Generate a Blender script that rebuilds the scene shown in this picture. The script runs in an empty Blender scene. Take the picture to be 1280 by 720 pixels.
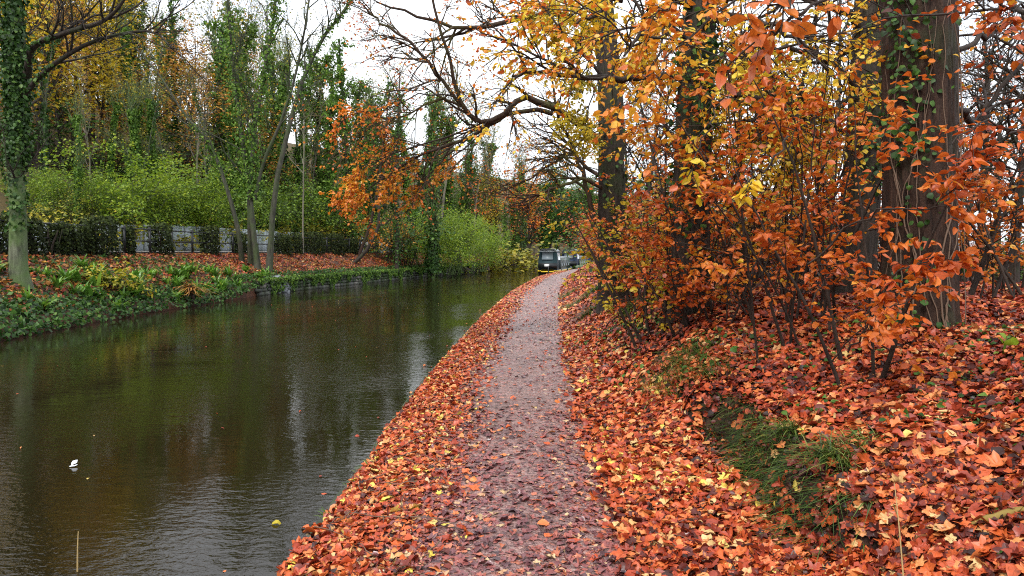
import bpy, math
import numpy as np
from mathutils import Vector

rng = np.random.default_rng(7)
scene = bpy.context.scene
C = scene.collection
PI = math.pi
f32 = np.float32

# ------------------------------------------------------------------ camera
FOC, HOR, CAMZ = 853.0, 316.0, 2.1
PITCH = math.atan((360 - HOR) / FOC)
cam = bpy.data.objects.new('camera', bpy.data.cameras.new('camera'))
C.objects.link(cam)
cam.location = (0, 0, CAMZ)
cam.rotation_euler = (PI / 2 - PITCH, 0, 0)
cam.data.sensor_width = 36
cam.data.lens = 36 * FOC / 1280
cam.data.clip_start = .05
cam.data.clip_end = 3000
scene.camera = cam


def P(px, py, d):
    """point at forward distance d seen at photo pixel px, py"""
    cx, cy = (px - 640) / FOC, (360 - py) / FOC
    y = math.cos(PITCH) + math.sin(PITCH) * cy
    z = -math.sin(PITCH) + math.cos(PITCH) * cy
    return np.array([cx / y * d, d, CAMZ + z / y * d])


def XZ(px, d):
    return (px - 640) / FOC * d


# ------------------------------------------------------------------ terrain
def curve(keys):
    ys = np.array([k[0] for k in keys], float)
    xs = np.array([k[1] for k in keys], float)
    fy = np.arange(-60, 900, 1.0)
    fx = np.interp(fy, ys, xs)
    k = np.exp(-np.linspace(-2, 2, 9) ** 2); k /= k.sum()
    fx = np.convolve(np.pad(fx, 4, mode='edge'), k, mode='valid')
    return lambda y: np.interp(y, fy, fx)


E = curve([(-60, -1.2), (0, -1.2), (9, -1.17), (17.8, -.82), (30.6, .05), (48, 1.8), (62, 4.35), (75, 7.2), (90, 11), (110, 17), (140, 28), (200, 60), (300, 130), (900, 500)])
F = curve([(-60, -12), (0, -12), (16, -12.3), (23, -12.8), (36, -12.4), (50, -9.7), (65, -6.8), (81, -3.4), (100, 2.5), (120, 9), (140, 17), (200, 48), (300, 118), (900, 490)])


def smooth(a, b, x):
    t = np.clip((x - a) / (b - a), 0, 1)
    return t * t * (3 - 2 * t)


def bumps(x, y):
    return (.5 * np.sin(1.7 * x + 2.3 * y + 1) + .4 * np.sin(-3.1 * x + 1.9 * y) + .3 * np.sin(4.7 * x + 5.3 * y + 2)
            + .25 * np.sin(8.3 * x - 6.1 * y))


def near_z(x, y):
    s = x - E(y)
    so = s + .10 * np.sin(2.1 * y) + .06 * np.sin(5.3 * y + 1) + .03 * np.sin(11.7 * y)
    z1 = np.interp(so, [0, .06, .6, 1.3, 2.0, 2.6, 2.84, 2.95, 3.4, 4.9, 6.5, 10, 20, 60],
                   [.36, .42, .45, .47, .45, .50, .55, .88, 1.0, 1.35, 1.5, 1.45, .9, .6])
    zn = np.interp(so, [0, .06, .6, 1.3, 2.0, 2.4, 2.75, 3.2, 3.7, 4.9, 6.5, 10, 20, 60],
                   [.36, .42, .45, .47, .45, .54, .74, .97, 1.10, 1.35, 1.5, 1.45, .9, .6])
    wn = smooth(2.7, 3.5, y); z1 = zn * (1 - wn) + z1 * wn
    z2 = np.interp(s, [0, .06, .6, 1.3, 2.0, 2.4, 2.9, 3.4, 4.2, 6.5, 10, 20, 60],
                   [.36, .42, .45, .47, .45, .55, .90, 1.22, 1.44, 1.56, 1.5, .9, .6])
    w = smooth(5.2, 7.6, y)
    z = z1 * (1 - w) + z2 * w
    z = z + .16 * smooth(2.8, 3.1, s) * (1 - smooth(1.8, 3.6, y))
    return z + bumps(x, y) * .045 * smooth(2.2, 3.6, s) + bumps(x * 2, y * 2) * .008


def far_z(x, y):
    t = F(y) - x
    za = np.interp(t, [0, .25, .8, 2, 3.6, 4.2, 9], [.02, .35, .75, 1.40, 1.98, 2.0, 2.0])
    zb = np.interp(t, [0, .05, .5, 1.2, 2.4, 3.6, 4.2, 9], [.66, .72, .84, 1.1, 1.55, 1.98, 2.0, 2.0])
    w = smooth(30, 34, y)
    z = za * (1 - w) + zb * w
    hill = np.clip(t - 9, 0, None)
    z = z + 36 * (1 - np.exp(-.62 * hill / 36))
    z = z + bumps(x * .7, y * .7) * .10 * smooth(.2, 1.2, t) * (1 - smooth(3, 3.6, t)) + bumps(x * .2, y * .2) * .7 * smooth(10, 16, t)
    return z


# ------------------------------------------------------------------ mesh helpers
class MB:
    """collects vertices, faces, a tint per vertex and a material slot per face; build() links them as one mesh object"""
    def __init__(self, org=None):
        self.org = org
        self.v, self.f3, self.f4, self.t, self.m3, self.m4, self.n = [], [], [], [], [], [], 0
        self.uv = []

    def add(self, V, T=None, Q=None, tint=.5, mat=0, uv=None):
        V = np.asarray(V, float).reshape(-1, 3)
        if T is not None and len(T):
            T = np.asarray(T, int).reshape(-1, 3); self.f3.append(T + self.n); self.m3.append(np.full(len(T), mat))
        if Q is not None and len(Q):
            Q = np.asarray(Q, int).reshape(-1, 4); self.f4.append(Q + self.n); self.m4.append(np.full(len(Q), mat))
        self.v.append(V); self.n += len(V)
        tt = np.empty(len(V)); tt[:] = tint
        self.t.append(tt)
        self.uv.append(uv if uv is not None else np.zeros((len(V), 2)))

    def box(self, c, s, rz=0, tint=.5, mat=0, taper=1.0):
        x, y, z = s[0] / 2, s[1] / 2, s[2] / 2
        v = np.array([[-x, -y, -z], [x, -y, -z], [x, y, -z], [-x, y, -z],
                      [-x * taper, -y * taper, z], [x * taper, -y * taper, z], [x * taper, y * taper, z], [-x * taper, y * taper, z]])
        ca, sa = math.cos(rz), math.sin(rz)
        v = np.stack([v[:, 0] * ca - v[:, 1] * sa, v[:, 0] * sa + v[:, 1] * ca, v[:, 2]], 1) + np.asarray(c)
        self.add(v, Q=[[0, 3, 2, 1], [4, 5, 6, 7], [0, 1, 5, 4], [1, 2, 6, 5], [2, 3, 7, 6], [3, 0, 4, 7]], tint=tint, mat=mat)

    def prism(self, prof, y0, y1, mat=0, cap=True):
        """profile of (x, z) points swept from y0 to y1 (y1 profile may differ)"""
        p0 = np.array([[x, y0, z] for x, z in prof]); p1 = np.array([[x, y1, z] for x, z in prof])
        self.loft([p0, p1], mat, cap)

    def loft(self, rings, mat=0, cap=True):
        k = len(rings[0]); V = np.concatenate(rings); Q = []; T = []
        for r in range(len(rings) - 1):
            for i in range(k):
                j = (i + 1) % k
                Q.append([r * k + i, r * k + j, (r + 1) * k + j, (r + 1) * k + i])
        if cap:
            for r, flip in ((0, True), (len(rings) - 1, False)):
                for i in range(1, k - 1):
                    a = [r * k, r * k + i, r * k + i + 1]
                    T.append(a[::-1] if not flip else a)
        self.add(V, T=T, Q=Q, mat=mat)

    def tubes(self, pts, rad, sides=5, tint=.5, mat=0):
        """pts (B,n,3), rad (B,n)"""
        pts = np.asarray(pts, float); rad = np.asarray(rad, float)
        if pts.ndim == 2: pts, rad = pts[None], rad[None]
        B, n, _ = pts.shape
        if B == 0: return
        T = np.gradient(pts, axis=1); T /= np.linalg.norm(T, axis=2, keepdims=True) + 1e-9
        ref = np.tile(np.array([.31, .83, .47]), (B, n, 1))
        vert = np.abs(T[..., 1:2]) > .8
        ref = np.where(vert.any(axis=1, keepdims=True), np.array([.9, .1, .3]), ref)
        u = ref - (ref * T).sum(2, keepdims=True) * T; u /= np.linalg.norm(u, axis=2, keepdims=True) + 1e-9
        w = np.cross(T, u)
        a = np.arange(sides) * 2 * PI / sides
        V = pts[:, :, None] + rad[:, :, None, None] * (np.cos(a)[None, None, :, None] * u[:, :, None] + np.sin(a)[None, None, :, None] * w[:, :, None])
        b = np.arange(B)[:, None, None] * n * sides
        r = np.arange(n - 1)[None, :, None] * sides
        i = np.arange(sides)[None, None, :]; j = (i + 1) % sides
        Q = np.stack([b + r + i, b + r + j, b + r + sides + j, b + r + sides + i], -1).reshape(-1, 4)
        self.add(V.reshape(-1, 3), Q=Q, tint=tint, mat=mat)

    def leaves(self, Pn, U, N, size, tint, shape='oval', width=.62, curl=.25, fold=.3):
        Pn = np.asarray(Pn, float)
        n = len(Pn)
        if n == 0: return
        if self.org is not None:      # prune the sprays that would hang across the moored boats
            q = Pn + self.org; dy = np.maximum(q[:, 1], .1)
            px = 640 + FOC * q[:, 0] / dy; py = HOR - FOC * (q[:, 2] - CAMZ) / dy
            k = ~((px > 545) & (px < 748 - .8 * np.abs(py - 325)) & (py > 268) & (py < 354) & (dy < 60))
            Pn, U, N = Pn[k], U[k], N[k]; size = np.broadcast_to(np.asarray(size, float), (n,))[k]; tint = np.broadcast_to(np.asarray(tint, float), (n,))[k]; n = len(Pn)
        U = U / (np.linalg.norm(U, axis=1, keepdims=True) + 1e-9)
        N = N - (N * U).sum(1, keepdims=True) * U; N /= np.linalg.norm(N, axis=1, keepdims=True) + 1e-9
        W = np.cross(N, U)
        tv, T, Q = TEMPL[shape]
        u, v = tv[:, 0], tv[:, 1]
        size = np.array(np.broadcast_to(np.asarray(size, float), (n,))); wd = width * rng.uniform(.8, 1.2, n)
        cu = rng.normal(0, curl, n) + curl * .5; fo = rng.normal(0, fold, n) + fold * .5; tw = rng.normal(0, .25, n)
        h = -cu[:, None] * (u - .4)[None] ** 2 * 1.6 + fo[:, None] * np.abs(v)[None] * 1.1 + tw[:, None] * (u * v)[None]
        V = Pn[:, None] + size[:, None, None] * (u[None, :, None] * U[:, None] + (v[None] * wd[:, None])[..., None] * W[:, None] + h[..., None] * N[:, None])
        V = V + size[:, None, None] * rng.normal(0, .028, V.shape)
        k = len(tv); o = (np.arange(n) * k)[:, None, None]
        tt = np.broadcast_to(np.asarray(tint, float), (n,))
        self.add(V.reshape(-1, 3), T=(np.asarray(T)[None] + o).reshape(-1, 3) if len(T) else None,
                 Q=(np.asarray(Q)[None] + o).reshape(-1, 4) if len(Q) else None, tint=np.repeat(tt, k), uv=np.tile(tv, (n, 1)))

    def blades(self, base, dirs, length, width, droop, tint=.5, n=5):
        """curved strap leaves from base points (B,3) leaning along dirs (B,2)"""
        base = np.asarray(base, float); B = len(base)
        if B == 0: return
        q = np.linspace(0, 1, n)
        dirs = dirs / (np.linalg.norm(dirs, axis=1, keepdims=True) + 1e-9)
        lean = np.broadcast_to(droop, (B,))[:, None]
        L = np.broadcast_to(length, (B,))[:, None]
        hor = L * (q * .35 + q ** 2 * .6) * lean
        ver = L * (q * 1.0 - q ** 2 * .55 * lean)
        mid = base[:, None] + np.stack([hor * dirs[:, 0:1], hor * dirs[:, 1:2], ver], -1)
        side = np.stack([-dirs[:, 1], dirs[:, 0], np.zeros(B)], -1)[:, None]
        w = (np.broadcast_to(width, (B,))[:, None] * np.array([.7, 1, .95, .65, .08])[None] if n == 5 else None)[..., None] * .5
        V = np.stack([mid - side * w, mid + side * w], 2)
        o = np.arange(B)[:, None] * n * 2; r = np.arange(n - 1)[None] * 2
        Q = np.stack([o + r, o + r + 1, o + r + 3, o + r + 2], -1).reshape(-1, 4)
        tt = np.broadcast_to(np.asarray(tint, float), (B,))
        self.add(V.reshape(-1, 3), Q=Q, tint=np.repeat(tt, n * 2))

    def build(self, name, mats, parent=None, smooth_=False):
        me = mesh_from(name, np.concatenate(self.v), np.concatenate(self.f3) if self.f3 else np.zeros((0, 3), int),
                       np.concatenate(self.f4) if self.f4 else np.zeros((0, 4), int), np.concatenate(self.t),
                       np.concatenate(self.m3) if self.m3 else None, np.concatenate(self.m4) if self.m4 else None, np.concatenate(self.uv))
        for m in (mats if isinstance(mats, (list, tuple)) else [mats]): me.materials.append(m)
        if smooth_: me.polygons.foreach_set('use_smooth', np.ones(len(me.polygons), bool))
        o = bpy.data.objects.new(name, me); C.objects.link(o)
        if parent is not None: o.parent = parent
        return o


def mesh_from(name, V, T, Q, tint, mT=None, mQ=None, uv=None):
    me = bpy.data.meshes.new(name)
    nt, nq = len(T), len(Q)
    me.vertices.add(len(V)); me.vertices.foreach_set('co', V.astype(f32).ravel())
    me.loops.add(nt * 3 + nq * 4)
    me.loops.foreach_set('vertex_index', np.concatenate([T.ravel(), Q.ravel()]).astype(np.int32))
    me.polygons.add(nt + nq)
    me.polygons.foreach_set('loop_start', np.concatenate([np.arange(nt) * 3, nt * 3 + np.arange(nq) * 4]).astype(np.int32))
    mi = np.concatenate([mT if mT is not None else np.zeros(nt), mQ if mQ is not None else np.zeros(nq)])
    me.polygons.foreach_set('material_index', mi.astype(np.int32))
    a = me.attributes.new('tint', 'FLOAT', 'POINT'); a.data.foreach_set('value', tint.astype(f32))
    if uv is not None and uv.any():
        b = me.attributes.new('leaf_uv', 'FLOAT_VECTOR', 'POINT')
        b.data.foreach_set('vector', np.concatenate([uv, np.zeros((len(uv), 1))], 1).astype(f32).ravel())
    me.update(calc_edges=True)
    return me


def fan(k): return [[0, i, i % k + 1] for i in range(1, k + 1)]
_rad = [(0, .60), (12, .44), (22, .36), (38, .50), (52, .60), (66, .46), (82, .33), (100, .44), (118, .52), (132, .40), (152, .36), (168, .42)]
_out = [(a, r) for a, r in _rad] + [(180, .40)] + [(-a, r) for a, r in _rad[:0:-1]]
_k = len(_out)
_lob = [(.42, 0)] + [(.42 + .5 * r * math.cos(math.radians(a)), .5 * r * math.sin(math.radians(a))) for a, r in _out] + [(.42 + r * math.cos(math.radians(a)), r * math.sin(math.radians(a))) for a, r in _out]
_lq = [[1 + i, 1 + _k + i, 1 + _k + (i + 1) % _k, 1 + (i + 1) % _k] for i in range(_k)]
TEMPL = {
    'oval': (np.array([(0, 0), (.28, -.40), (.3, 0), (.28, .40), (.66, -.40), (.68, 0), (.66, .40), (1, 0)]) * np.array([1, 1.1]),
             [[0, 1, 2], [0, 2, 3], [4, 7, 5], [5, 7, 6]], [[1, 4, 5, 2], [2, 5, 6, 3]]),
    'fine': (np.array([(0, 0), (.12, -.24), (.13, 0), (.12, .24), (.35, -.47), (.36, 0), (.35, .47), (.62, -.43), (.63, 0), (.62, .43), (.85, -.20), (.86, 0), (.85, .20), (1, 0)]),
             [[0, 1, 2], [0, 2, 3], [10, 13, 11], [11, 13, 12]], [[1, 4, 5, 2], [2, 5, 6, 3], [4, 7, 8, 5], [5, 8, 9, 6], [7, 10, 11, 8], [8, 11, 12, 9]]),
    'quad': (np.array([(0, 0), (.45, -.45), (1, 0), (.45, .45)]), [[0, 1, 3], [1, 2, 3]], []),
    'lobed': (np.array(_lob), fan(_k), _lq),
    'round': (np.array([(.36 * 0 + .46, 0)] + [(.46 + .5 * math.cos(a) * (1.06 if i == 0 else 1), .42 * math.sin(a) * (1 + .10 * (-1) ** i)) for i, a in enumerate(np.arange(14) * 2 * PI / 14)]), fan(14), []),
}


def nrm(a): return a / (np.linalg.norm(a, axis=-1, keepdims=True) + 1e-9)
def rnd3(n, s=1.0): return rng.normal(0, s, (n, 3))


# ------------------------------------------------------------------ object helpers
def tag(o, label=None, cat=None, group=None, kind=None):
    if label: o['label'] = label
    if cat: o['category'] = cat
    if group: o['group'] = group
    if kind: o['kind'] = kind
    return o


def empty(name, loc, label=None, cat=None, group=None, rz=0):
    o = bpy.data.objects.new(name, None); C.objects.link(o)
    o.location = loc; o.rotation_euler.z = rz; o.empty_display_size = .2
    return tag(o, label, cat, group)


def dup(root, loc, rz=0, sc=1.0, label=None, group=None):
    r = root.copy(); C.objects.link(r); r.location = loc; r.rotation_euler = (0, 0, rz)
    r.scale = (sc, sc, sc) if np.isscalar(sc) else sc
    if label: r['label'] = label
    if group: r['group'] = group
    for ch in list(root.children):
        c = ch.copy(); C.objects.link(c); c.parent = r
    return r


# ------------------------------------------------------------------ materials
class NT:
    def __init__(self, name):
        self.m = bpy.data.materials.new(name); self.m.use_nodes = True
        self.t = self.m.node_tree; self.t.nodes.clear()

    def n(self, typ, **kw):
        nd = self.t.nodes.new(typ)
        for k, v in kw.items():
            if k.startswith('i_'):
                nd.inputs[k[2:].replace('_', ' ')].default_value = v
            else:
                setattr(nd, k, v)
        return nd

    def l(self, a, b): self.t.links.new(a, b)

    def ramp(self, fac, stops, interp='LINEAR'):
        r = self.n('ShaderNodeValToRGB'); cr = r.color_ramp; cr.interpolation = interp
        while len(cr.elements) < len(stops): cr.elements.new(.5)
        for e, (p, c) in zip(cr.elements, stops):
            e.position = p; e.color = (*c, 1)
        self.l(fac, r.inputs['Fac'])
        return r.outputs['Color']

    def noise(self, scale, detail=4, rough=.6, coord='Object', stretch=None, out='Fac', w=None):
        tc = self.n('ShaderNodeTexCoord')
        src = tc.outputs[coord]
        if stretch:
            mp = self.n('ShaderNodeMapping'); mp.inputs['Scale'].default_value = stretch
            self.l(src, mp.inputs['Vector']); src = mp.outputs['Vector']
        nz = self.n('ShaderNodeTexNoise'); nz.inputs['Scale'].default_value = scale
        nz.inputs['Detail'].default_value = detail; nz.inputs['Roughness'].default_value = rough
        self.l(src, nz.inputs['Vector'])
        return nz.outputs[out]

    def mix(self, fac, a, b, mode='MIX'):
        m = self.n('ShaderNodeMix', data_type='RGBA', blend_type=mode)
        for key, val in ((0, fac), (6, a), (7, b)):
            if hasattr(val, 'links'): self.l(val, m.inputs[key])
            elif key == 0: m.inputs[0].default_value = val
            else: m.inputs[key].default_value = (*val, 1)
        return m.outputs[2]

    def math(self, op, a, b=None):
        m = self.n('ShaderNodeMath', operation=op)
        for i, v in ((0, a), (1, b)):
            if v is None: continue
            if hasattr(v, 'links'): self.l(v, m.inputs[i])
            else: m.inputs[i].default_value = v
        return m.outputs[0]

    def bump(self, h, strength=.5, dist=.02):
        b = self.n('ShaderNodeBump'); b.inputs['Strength'].default_value = strength; b.inputs['Distance'].default_value = dist
        self.l(h, b.inputs['Height']); return b.outputs['Normal']

    def out(self, color, rough=.6, normal=None, spec=.5, transl=0, metal=0):
        p = self.n('ShaderNodeBsdfPrincipled')
        for key, v in (('Base Color', color), ('Roughness', rough), ('Metallic', metal), ('Specular IOR Level', spec)):
            if hasattr(v, 'links'): self.l(v, p.inputs[key])
            elif isinstance(v, tuple): p.inputs[key].default_value = (*v, 1)
            else: p.inputs[key].default_value = v
        if normal is not None: self.l(normal, p.inputs['Normal'])
        o = self.n('ShaderNodeOutputMaterial')
        if transl:
            t = self.n('ShaderNodeBsdfTranslucent')
            if hasattr(color, 'links'): self.l(color, t.inputs['Color'])
            else: t.inputs['Color'].default_value = (*color, 1)
            mx = self.n('ShaderNodeMixShader'); mx.inputs[0].default_value = transl
            self.l(p.outputs[0], mx.inputs[1]); self.l(t.outputs[0], mx.inputs[2]); self.l(mx.outputs[0], o.inputs[0])
        else:
            self.l(p.outputs[0], o.inputs[0])
        return self.m


def leaf_mat(name, stops, rough=.45, transl=.3, mott=30, vary=.25, spec=.5, veins=False):
    t = NT(name)
    at = t.n('ShaderNodeAttribute'); at.attribute_name = 'tint'
    col = t.ramp(at.outputs['Fac'], stops)
    nz = t.noise(mott, 3, .65)
    oi = t.n('ShaderNodeObjectInfo')
    val = t.math('ADD', t.math('MULTIPLY', nz, .9), t.math('MULTIPLY', oi.outputs['Random'], vary))
    val = t.math('ADD', val, .55 - vary / 2)
    if veins:
        lu = t.n('ShaderNodeAttribute'); lu.attribute_name = 'leaf_uv'
        sp_ = t.n('ShaderNodeSeparateXYZ'); t.l(lu.outputs['Vector'], sp_.inputs[0])
        av = t.math('ABSOLUTE', sp_.outputs[1])
        rib = t.math('LESS_THAN', av, .022)
        fr = t.math('FRACT', t.math('MULTIPLY', t.math('SUBTRACT', sp_.outputs[0], t.math('MULTIPLY', av, .8)), 7.0))
        side = t.math('LESS_THAN', fr, .16)
        vn = t.math('MAXIMUM', rib, t.math('MULTIPLY', side, .55))
        val = t.math('MULTIPLY', val, t.math('SUBTRACT', 1.06, t.math('MULTIPLY', vn, .34)))
    hs = t.n('ShaderNodeHueSaturation'); t.l(col, hs.inputs['Color']); t.l(val, hs.inputs['Value'])
    return t.out(hs.outputs['Color'], rough, None, spec, transl)


def bark_mat(name, dark, light, moss=None, moss_amt=.5, scale=9):
    t = NT(name)
    nz = t.noise(scale, 6, .7, stretch=(1, 1, .18))
    n2 = t.noise(1.3, 4, .6)
    col = t.ramp(nz, [(.3, dark), (.75, light)])
    if moss:
        f = t.ramp(n2, [(.62 - moss_amt * .35, (0, 0, 0)), (.72 - moss_amt * .2, (1, 1, 1))])
        col = t.mix(f, col, moss)
    return t.out(col, .75, t.bump(nz, 1.0, .05), .3)


def flat_mat(name, c, rough=.5, metal=0, vary=.15):
    t = NT(name)
    nz = t.noise(3, 5, .6)
    col = t.mix(nz, tuple(x * (1 - vary) for x in c), tuple(min(1, x * (1 + vary)) for x in c))
    return t.out(col, rough, None, .5, 0, metal)


M = {}
O1, O2 = (.50, .115, .022), (.62, .20, .035)
M['beech_leaf'] = leaf_mat('beech_leaf', [(0, (.075, .014, .006)), (.18, (.24, .034, .010)), (.42, (.52, .098, .016)), (.66, (.66, .18, .020)), (.82, (.70, .34, .026)), (1, (.72, .54, .045))], .42, .38, veins=True)
M['litter_leaf'] = leaf_mat('litter_leaf', [(0, (.028, .010, .008)), (.2, (.11, .018, .012)), (.45, (.36, .050, .018)), (.68, (.56, .115, .026)), (.86, (.62, .24, .075)), (.95, (.62, .42, .18)), (1, (.66, .50, .08))], .42, .08, 60, spec=.4, veins=True)
M['path_leaf'] = leaf_mat('path_leaf', [(0, (.060, .026, .030)), (.35, (.17, .062, .066)), (.68, (.30, .085, .068)), (.88, (.46, .14, .06)), (1, (.50, .34, .18))], .30, 0, 40)
M['yellow_leaf'] = leaf_mat('yellow_leaf', [(0, (.30, .27, .025)), (.4, (.62, .48, .028)), (.75, (.74, .48, .028)), (1, (.74, .32, .025))], .5, .4, veins=True)
M['olive_leaf'] = leaf_mat('olive_leaf', [(0, (.10, .12, .015)), (.5, (.30, .29, .02)), (1, (.52, .40, .03))], .5, .35)
M['green_leaf'] = leaf_mat('green_leaf', [(0, (.035, .080, .012)), (.5, (.11, .21, .018)), (1, (.25, .37, .034))], .5, .35)
M['lime_leaf'] = leaf_mat('lime_leaf', [(0, (.07, .12, .012)), (.5, (.17, .29, .020)), (1, (.36, .45, .03))], .5, .45)
M['ivy_leaf'] = leaf_mat('ivy_leaf', [(0, (.010, .028, .006)), (.5, (.030, .080, .012)), (.85, (.065, .15, .022)), (1, (.13, .22, .04))], .5, .25, spec=.3)
M['green_ivy'] = leaf_mat('green_ivy', [(0, (.030, .070, .012)), (.5, (.085, .18, .022)), (1, (.21, .34, .045))], .55, .35, spec=.25)
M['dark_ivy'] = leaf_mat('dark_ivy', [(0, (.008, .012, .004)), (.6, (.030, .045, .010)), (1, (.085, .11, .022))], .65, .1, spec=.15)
M['fern_leaf'] = leaf_mat('fern_leaf', [(0, (.035, .085, .014)), (.5, (.10, .23, .025)), (.9, (.21, .38, .045)), (1, (.36, .40, .06))], .38, .3)
M['rust_leaf'] = leaf_mat('rust_leaf', [(0, (.13, .055, .016)), (.5, (.40, .17, .028)), (1, (.62, .34, .040))], .55, .3)
M['red_leaf'] = leaf_mat('red_leaf', [(0, (.16, .02, .012)), (1, (.46, .08, .02))], .5, .3)
M['grass'] = leaf_mat('grass_blade', [(0, (.020, .045, .010)), (.6, (.075, .14, .018)), (1, (.26, .28, .06))], .5, .25)
M['straw'] = flat_mat('straw', (.42, .30, .13), .6)
M['bark_dark'] = bark_mat('bark_dark', (.012, .009, .007), (.065, .048, .036), (.030, .040, .014), .35)
M['bark_brown'] = bark_mat('bark_brown', (.006, .003, .002), (.085, .042, .026), (.035, .036, .014), .3, 22)
M['bark_grey'] = bark_mat('bark_grey', (.035, .032, .028), (.16, .15, .125), (.075, .10, .035), .7)
M['bark_green'] = bark_mat('bark_green', (.022, .022, .014), (.21, .23, .15), (.095, .15, .045), .75, 8)
M['bark_stem'] = bark_mat('bark_stem', (.012, .012, .008), (.11, .105, .075), (.045, .065, .022), .5, 8)
M['bark_pale'] = bark_mat('bark_pale', (.09, .08, .06), (.28, .25, .19), (.12, .14, .06), .3)
M['twig'] = bark_mat('twig', (.013, .009, .007), (.055, .035, .024))
M['limb'] = bark_mat('limb', (.016, .010, .006), (.095, .055, .032), (.10, .10, .03), .3)
M['vine'] = flat_mat('vine_stem', (.13, .080, .050), .7, 0, .3)


# ------------------------------------------------------------------ world, sun
w = bpy.data.worlds.new('World'); scene.world = w; w.use_nodes = True
wt = w.node_tree; wt.nodes.clear()
sky = wt.nodes.new('ShaderNodeTexSky'); sky.sky_type = 'NISHITA'; sky.sun_disc = False
SUN_EL, SUN_AZ = math.radians(52), math.radians(215)
sky.sun_elevation = SUN_EL; sky.sun_rotation = SUN_AZ
sky.air_density = 1.0; sky.dust_density = 4.0; sky.ozone_density = 1.0
tc = wt.nodes.new('ShaderNodeTexCoord'); mp = wt.nodes.new('ShaderNodeMapping'); mp.inputs['Scale'].default_value = (1, 1, 2.4)
nz = wt.nodes.new('ShaderNodeTexNoise'); nz.inputs['Scale'].default_value = 2.2; nz.inputs['Detail'].default_value = 6
cr = wt.nodes.new('ShaderNodeValToRGB')
cr.color_ramp.elements[0].position = .3; cr.color_ramp.elements[0].color = (.72, .78, .86, 1)
cr.color_ramp.elements[1].position = .62; cr.color_ramp.elements[1].color = (.98, 1.0, 1.03, 1)
mul = wt.nodes.new('ShaderNodeMix'); mul.data_type = 'RGBA'; mul.blend_type = 'MULTIPLY'; mul.inputs[0].default_value = 1
mul.inputs[7].default_value = (10.5, 10.5, 10.5, 1)
mx = wt.nodes.new('ShaderNodeMix'); mx.data_type = 'RGBA'; mx.inputs[0].default_value = .88
bg = wt.nodes.new('ShaderNodeBackground'); bg.inputs['Strength'].default_value = .1
ow = wt.nodes.new('ShaderNodeOutputWorld')
L = wt.links.new
L(tc.outputs['Generated'], mp.inputs['Vector']); L(mp.outputs[0], nz.inputs['Vector']); L(nz.outputs['Fac'], cr.inputs['Fac'])
L(cr.outputs['Color'], mul.inputs[6]); L(sky.outputs[0], mx.inputs[6]); L(mul.outputs[2], mx.inputs[7])
L(mx.outputs[2], bg.inputs['Color']); L(bg.outputs[0], ow.inputs[0])
sl = bpy.data.lights.new('sun', 'SUN'); sl.energy = 1.5; sl.angle = math.radians(14); sl.color = (1, .97, .92)
so = bpy.data.objects.new('sun', sl); C.objects.link(so)
# sun_rotation turns clockwise from +Y seen from above
sd = Vector((math.sin(SUN_AZ) * math.cos(SUN_EL), math.cos(SUN_AZ) * math.cos(SUN_EL), math.sin(SUN_EL)))
so.rotation_euler = (-sd).to_track_quat('-Z', 'Y').to_euler()
so.location = (-20, -20, 40)

# ------------------------------------------------------------------ ground
ys = np.concatenate([np.arange(-30, 0, 2.0), np.arange(0, 12, .12), np.arange(12, 40, .5), np.arange(40, 160, 2), np.arange(160, 400, 12), [400, 500, 600]])
sn = np.concatenate([[0, .03, .06], np.arange(.2, 2.6, .2), np.arange(2.6, 3.6, .06), np.arange(3.6, 7, .2), np.arange(7, 24, 1), [26, 30, 40, 60, 120, 300, 500]])
tf = np.concatenate([[0, .05, .15, .25, .5, .8], np.arange(1.1, 4.3, .3), np.arange(4.5, 9.2, .75), np.arange(9.5, 40, 1.5), np.arange(42, 120, 8), [150, 300, 600]])


def sheet(name, cols, mats, matcols):
    """cols: list of functions y -> (x, z) arrays"""
    xs, zs = [], []
    for c in cols:
        x, z = c(ys); xs.append(x); zs.append(z)
    X = np.stack(xs, 1); Z = np.stack(zs, 1); Y = np.repeat(ys[:, None], len(cols), 1)
    V = np.stack([X, Y, Z], -1).reshape(-1, 3)
    ny, nx = X.shape
    a = np.arange(ny - 1)[:, None] * nx + np.arange(nx - 1)[None]
    Q = np.stack([a, a + 1, a + nx + 1, a + nx], -1).reshape(-1, 4)
    me = mesh_from(name, V, np.zeros((0, 3), int), Q, np.full(len(V), .5), None, np.tile(np.asarray(matcols), ny - 1))
    for m in mats: me.materials.append(m)
    me.polygons.foreach_set('use_smooth', np.ones(len(me.polygons), bool))
    o = bpy.data.objects.new(name, me); C.objects.link(o); o['kind'] = 'structure'
    return o


cols, mc = [], []
for t_ in tf[::-1]:
    cols.append(lambda y, t_=t_: (F(y) - t_, far_z(F(y) - t_, y)))
    mc.append(1 if t_ < 4.3 else 2)
cols.append(lambda y: (F(y) + .05, np.full_like(y, -.9))); mc.append(3)
cols.append(lambda y: (E(y) - .03, np.full_like(y, -.9))); mc.append(3)
for s_ in sn:
    cols.append(lambda y, s_=s_: (E(y) + s_, near_z(E(y) + s_, y)))
    mc.append(0)
mc = mc[:-1]


def earth(name, cs, scale=3.0, rough=.85):
    t = NT(name)
    a = t.noise(scale, 8, .7); b = t.noise(scale * 9, 6, .7)
    col = t.ramp(t.math('ADD', t.math('MULTIPLY', a, .55), t.math('MULTIPLY', b, .45)), [(.32, cs[0]), (.47, cs[1]), (.58, cs[2]), (.7, cs[3])])
    return t.out(col, rough, t.bump(b, .8, .04), .3)


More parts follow.
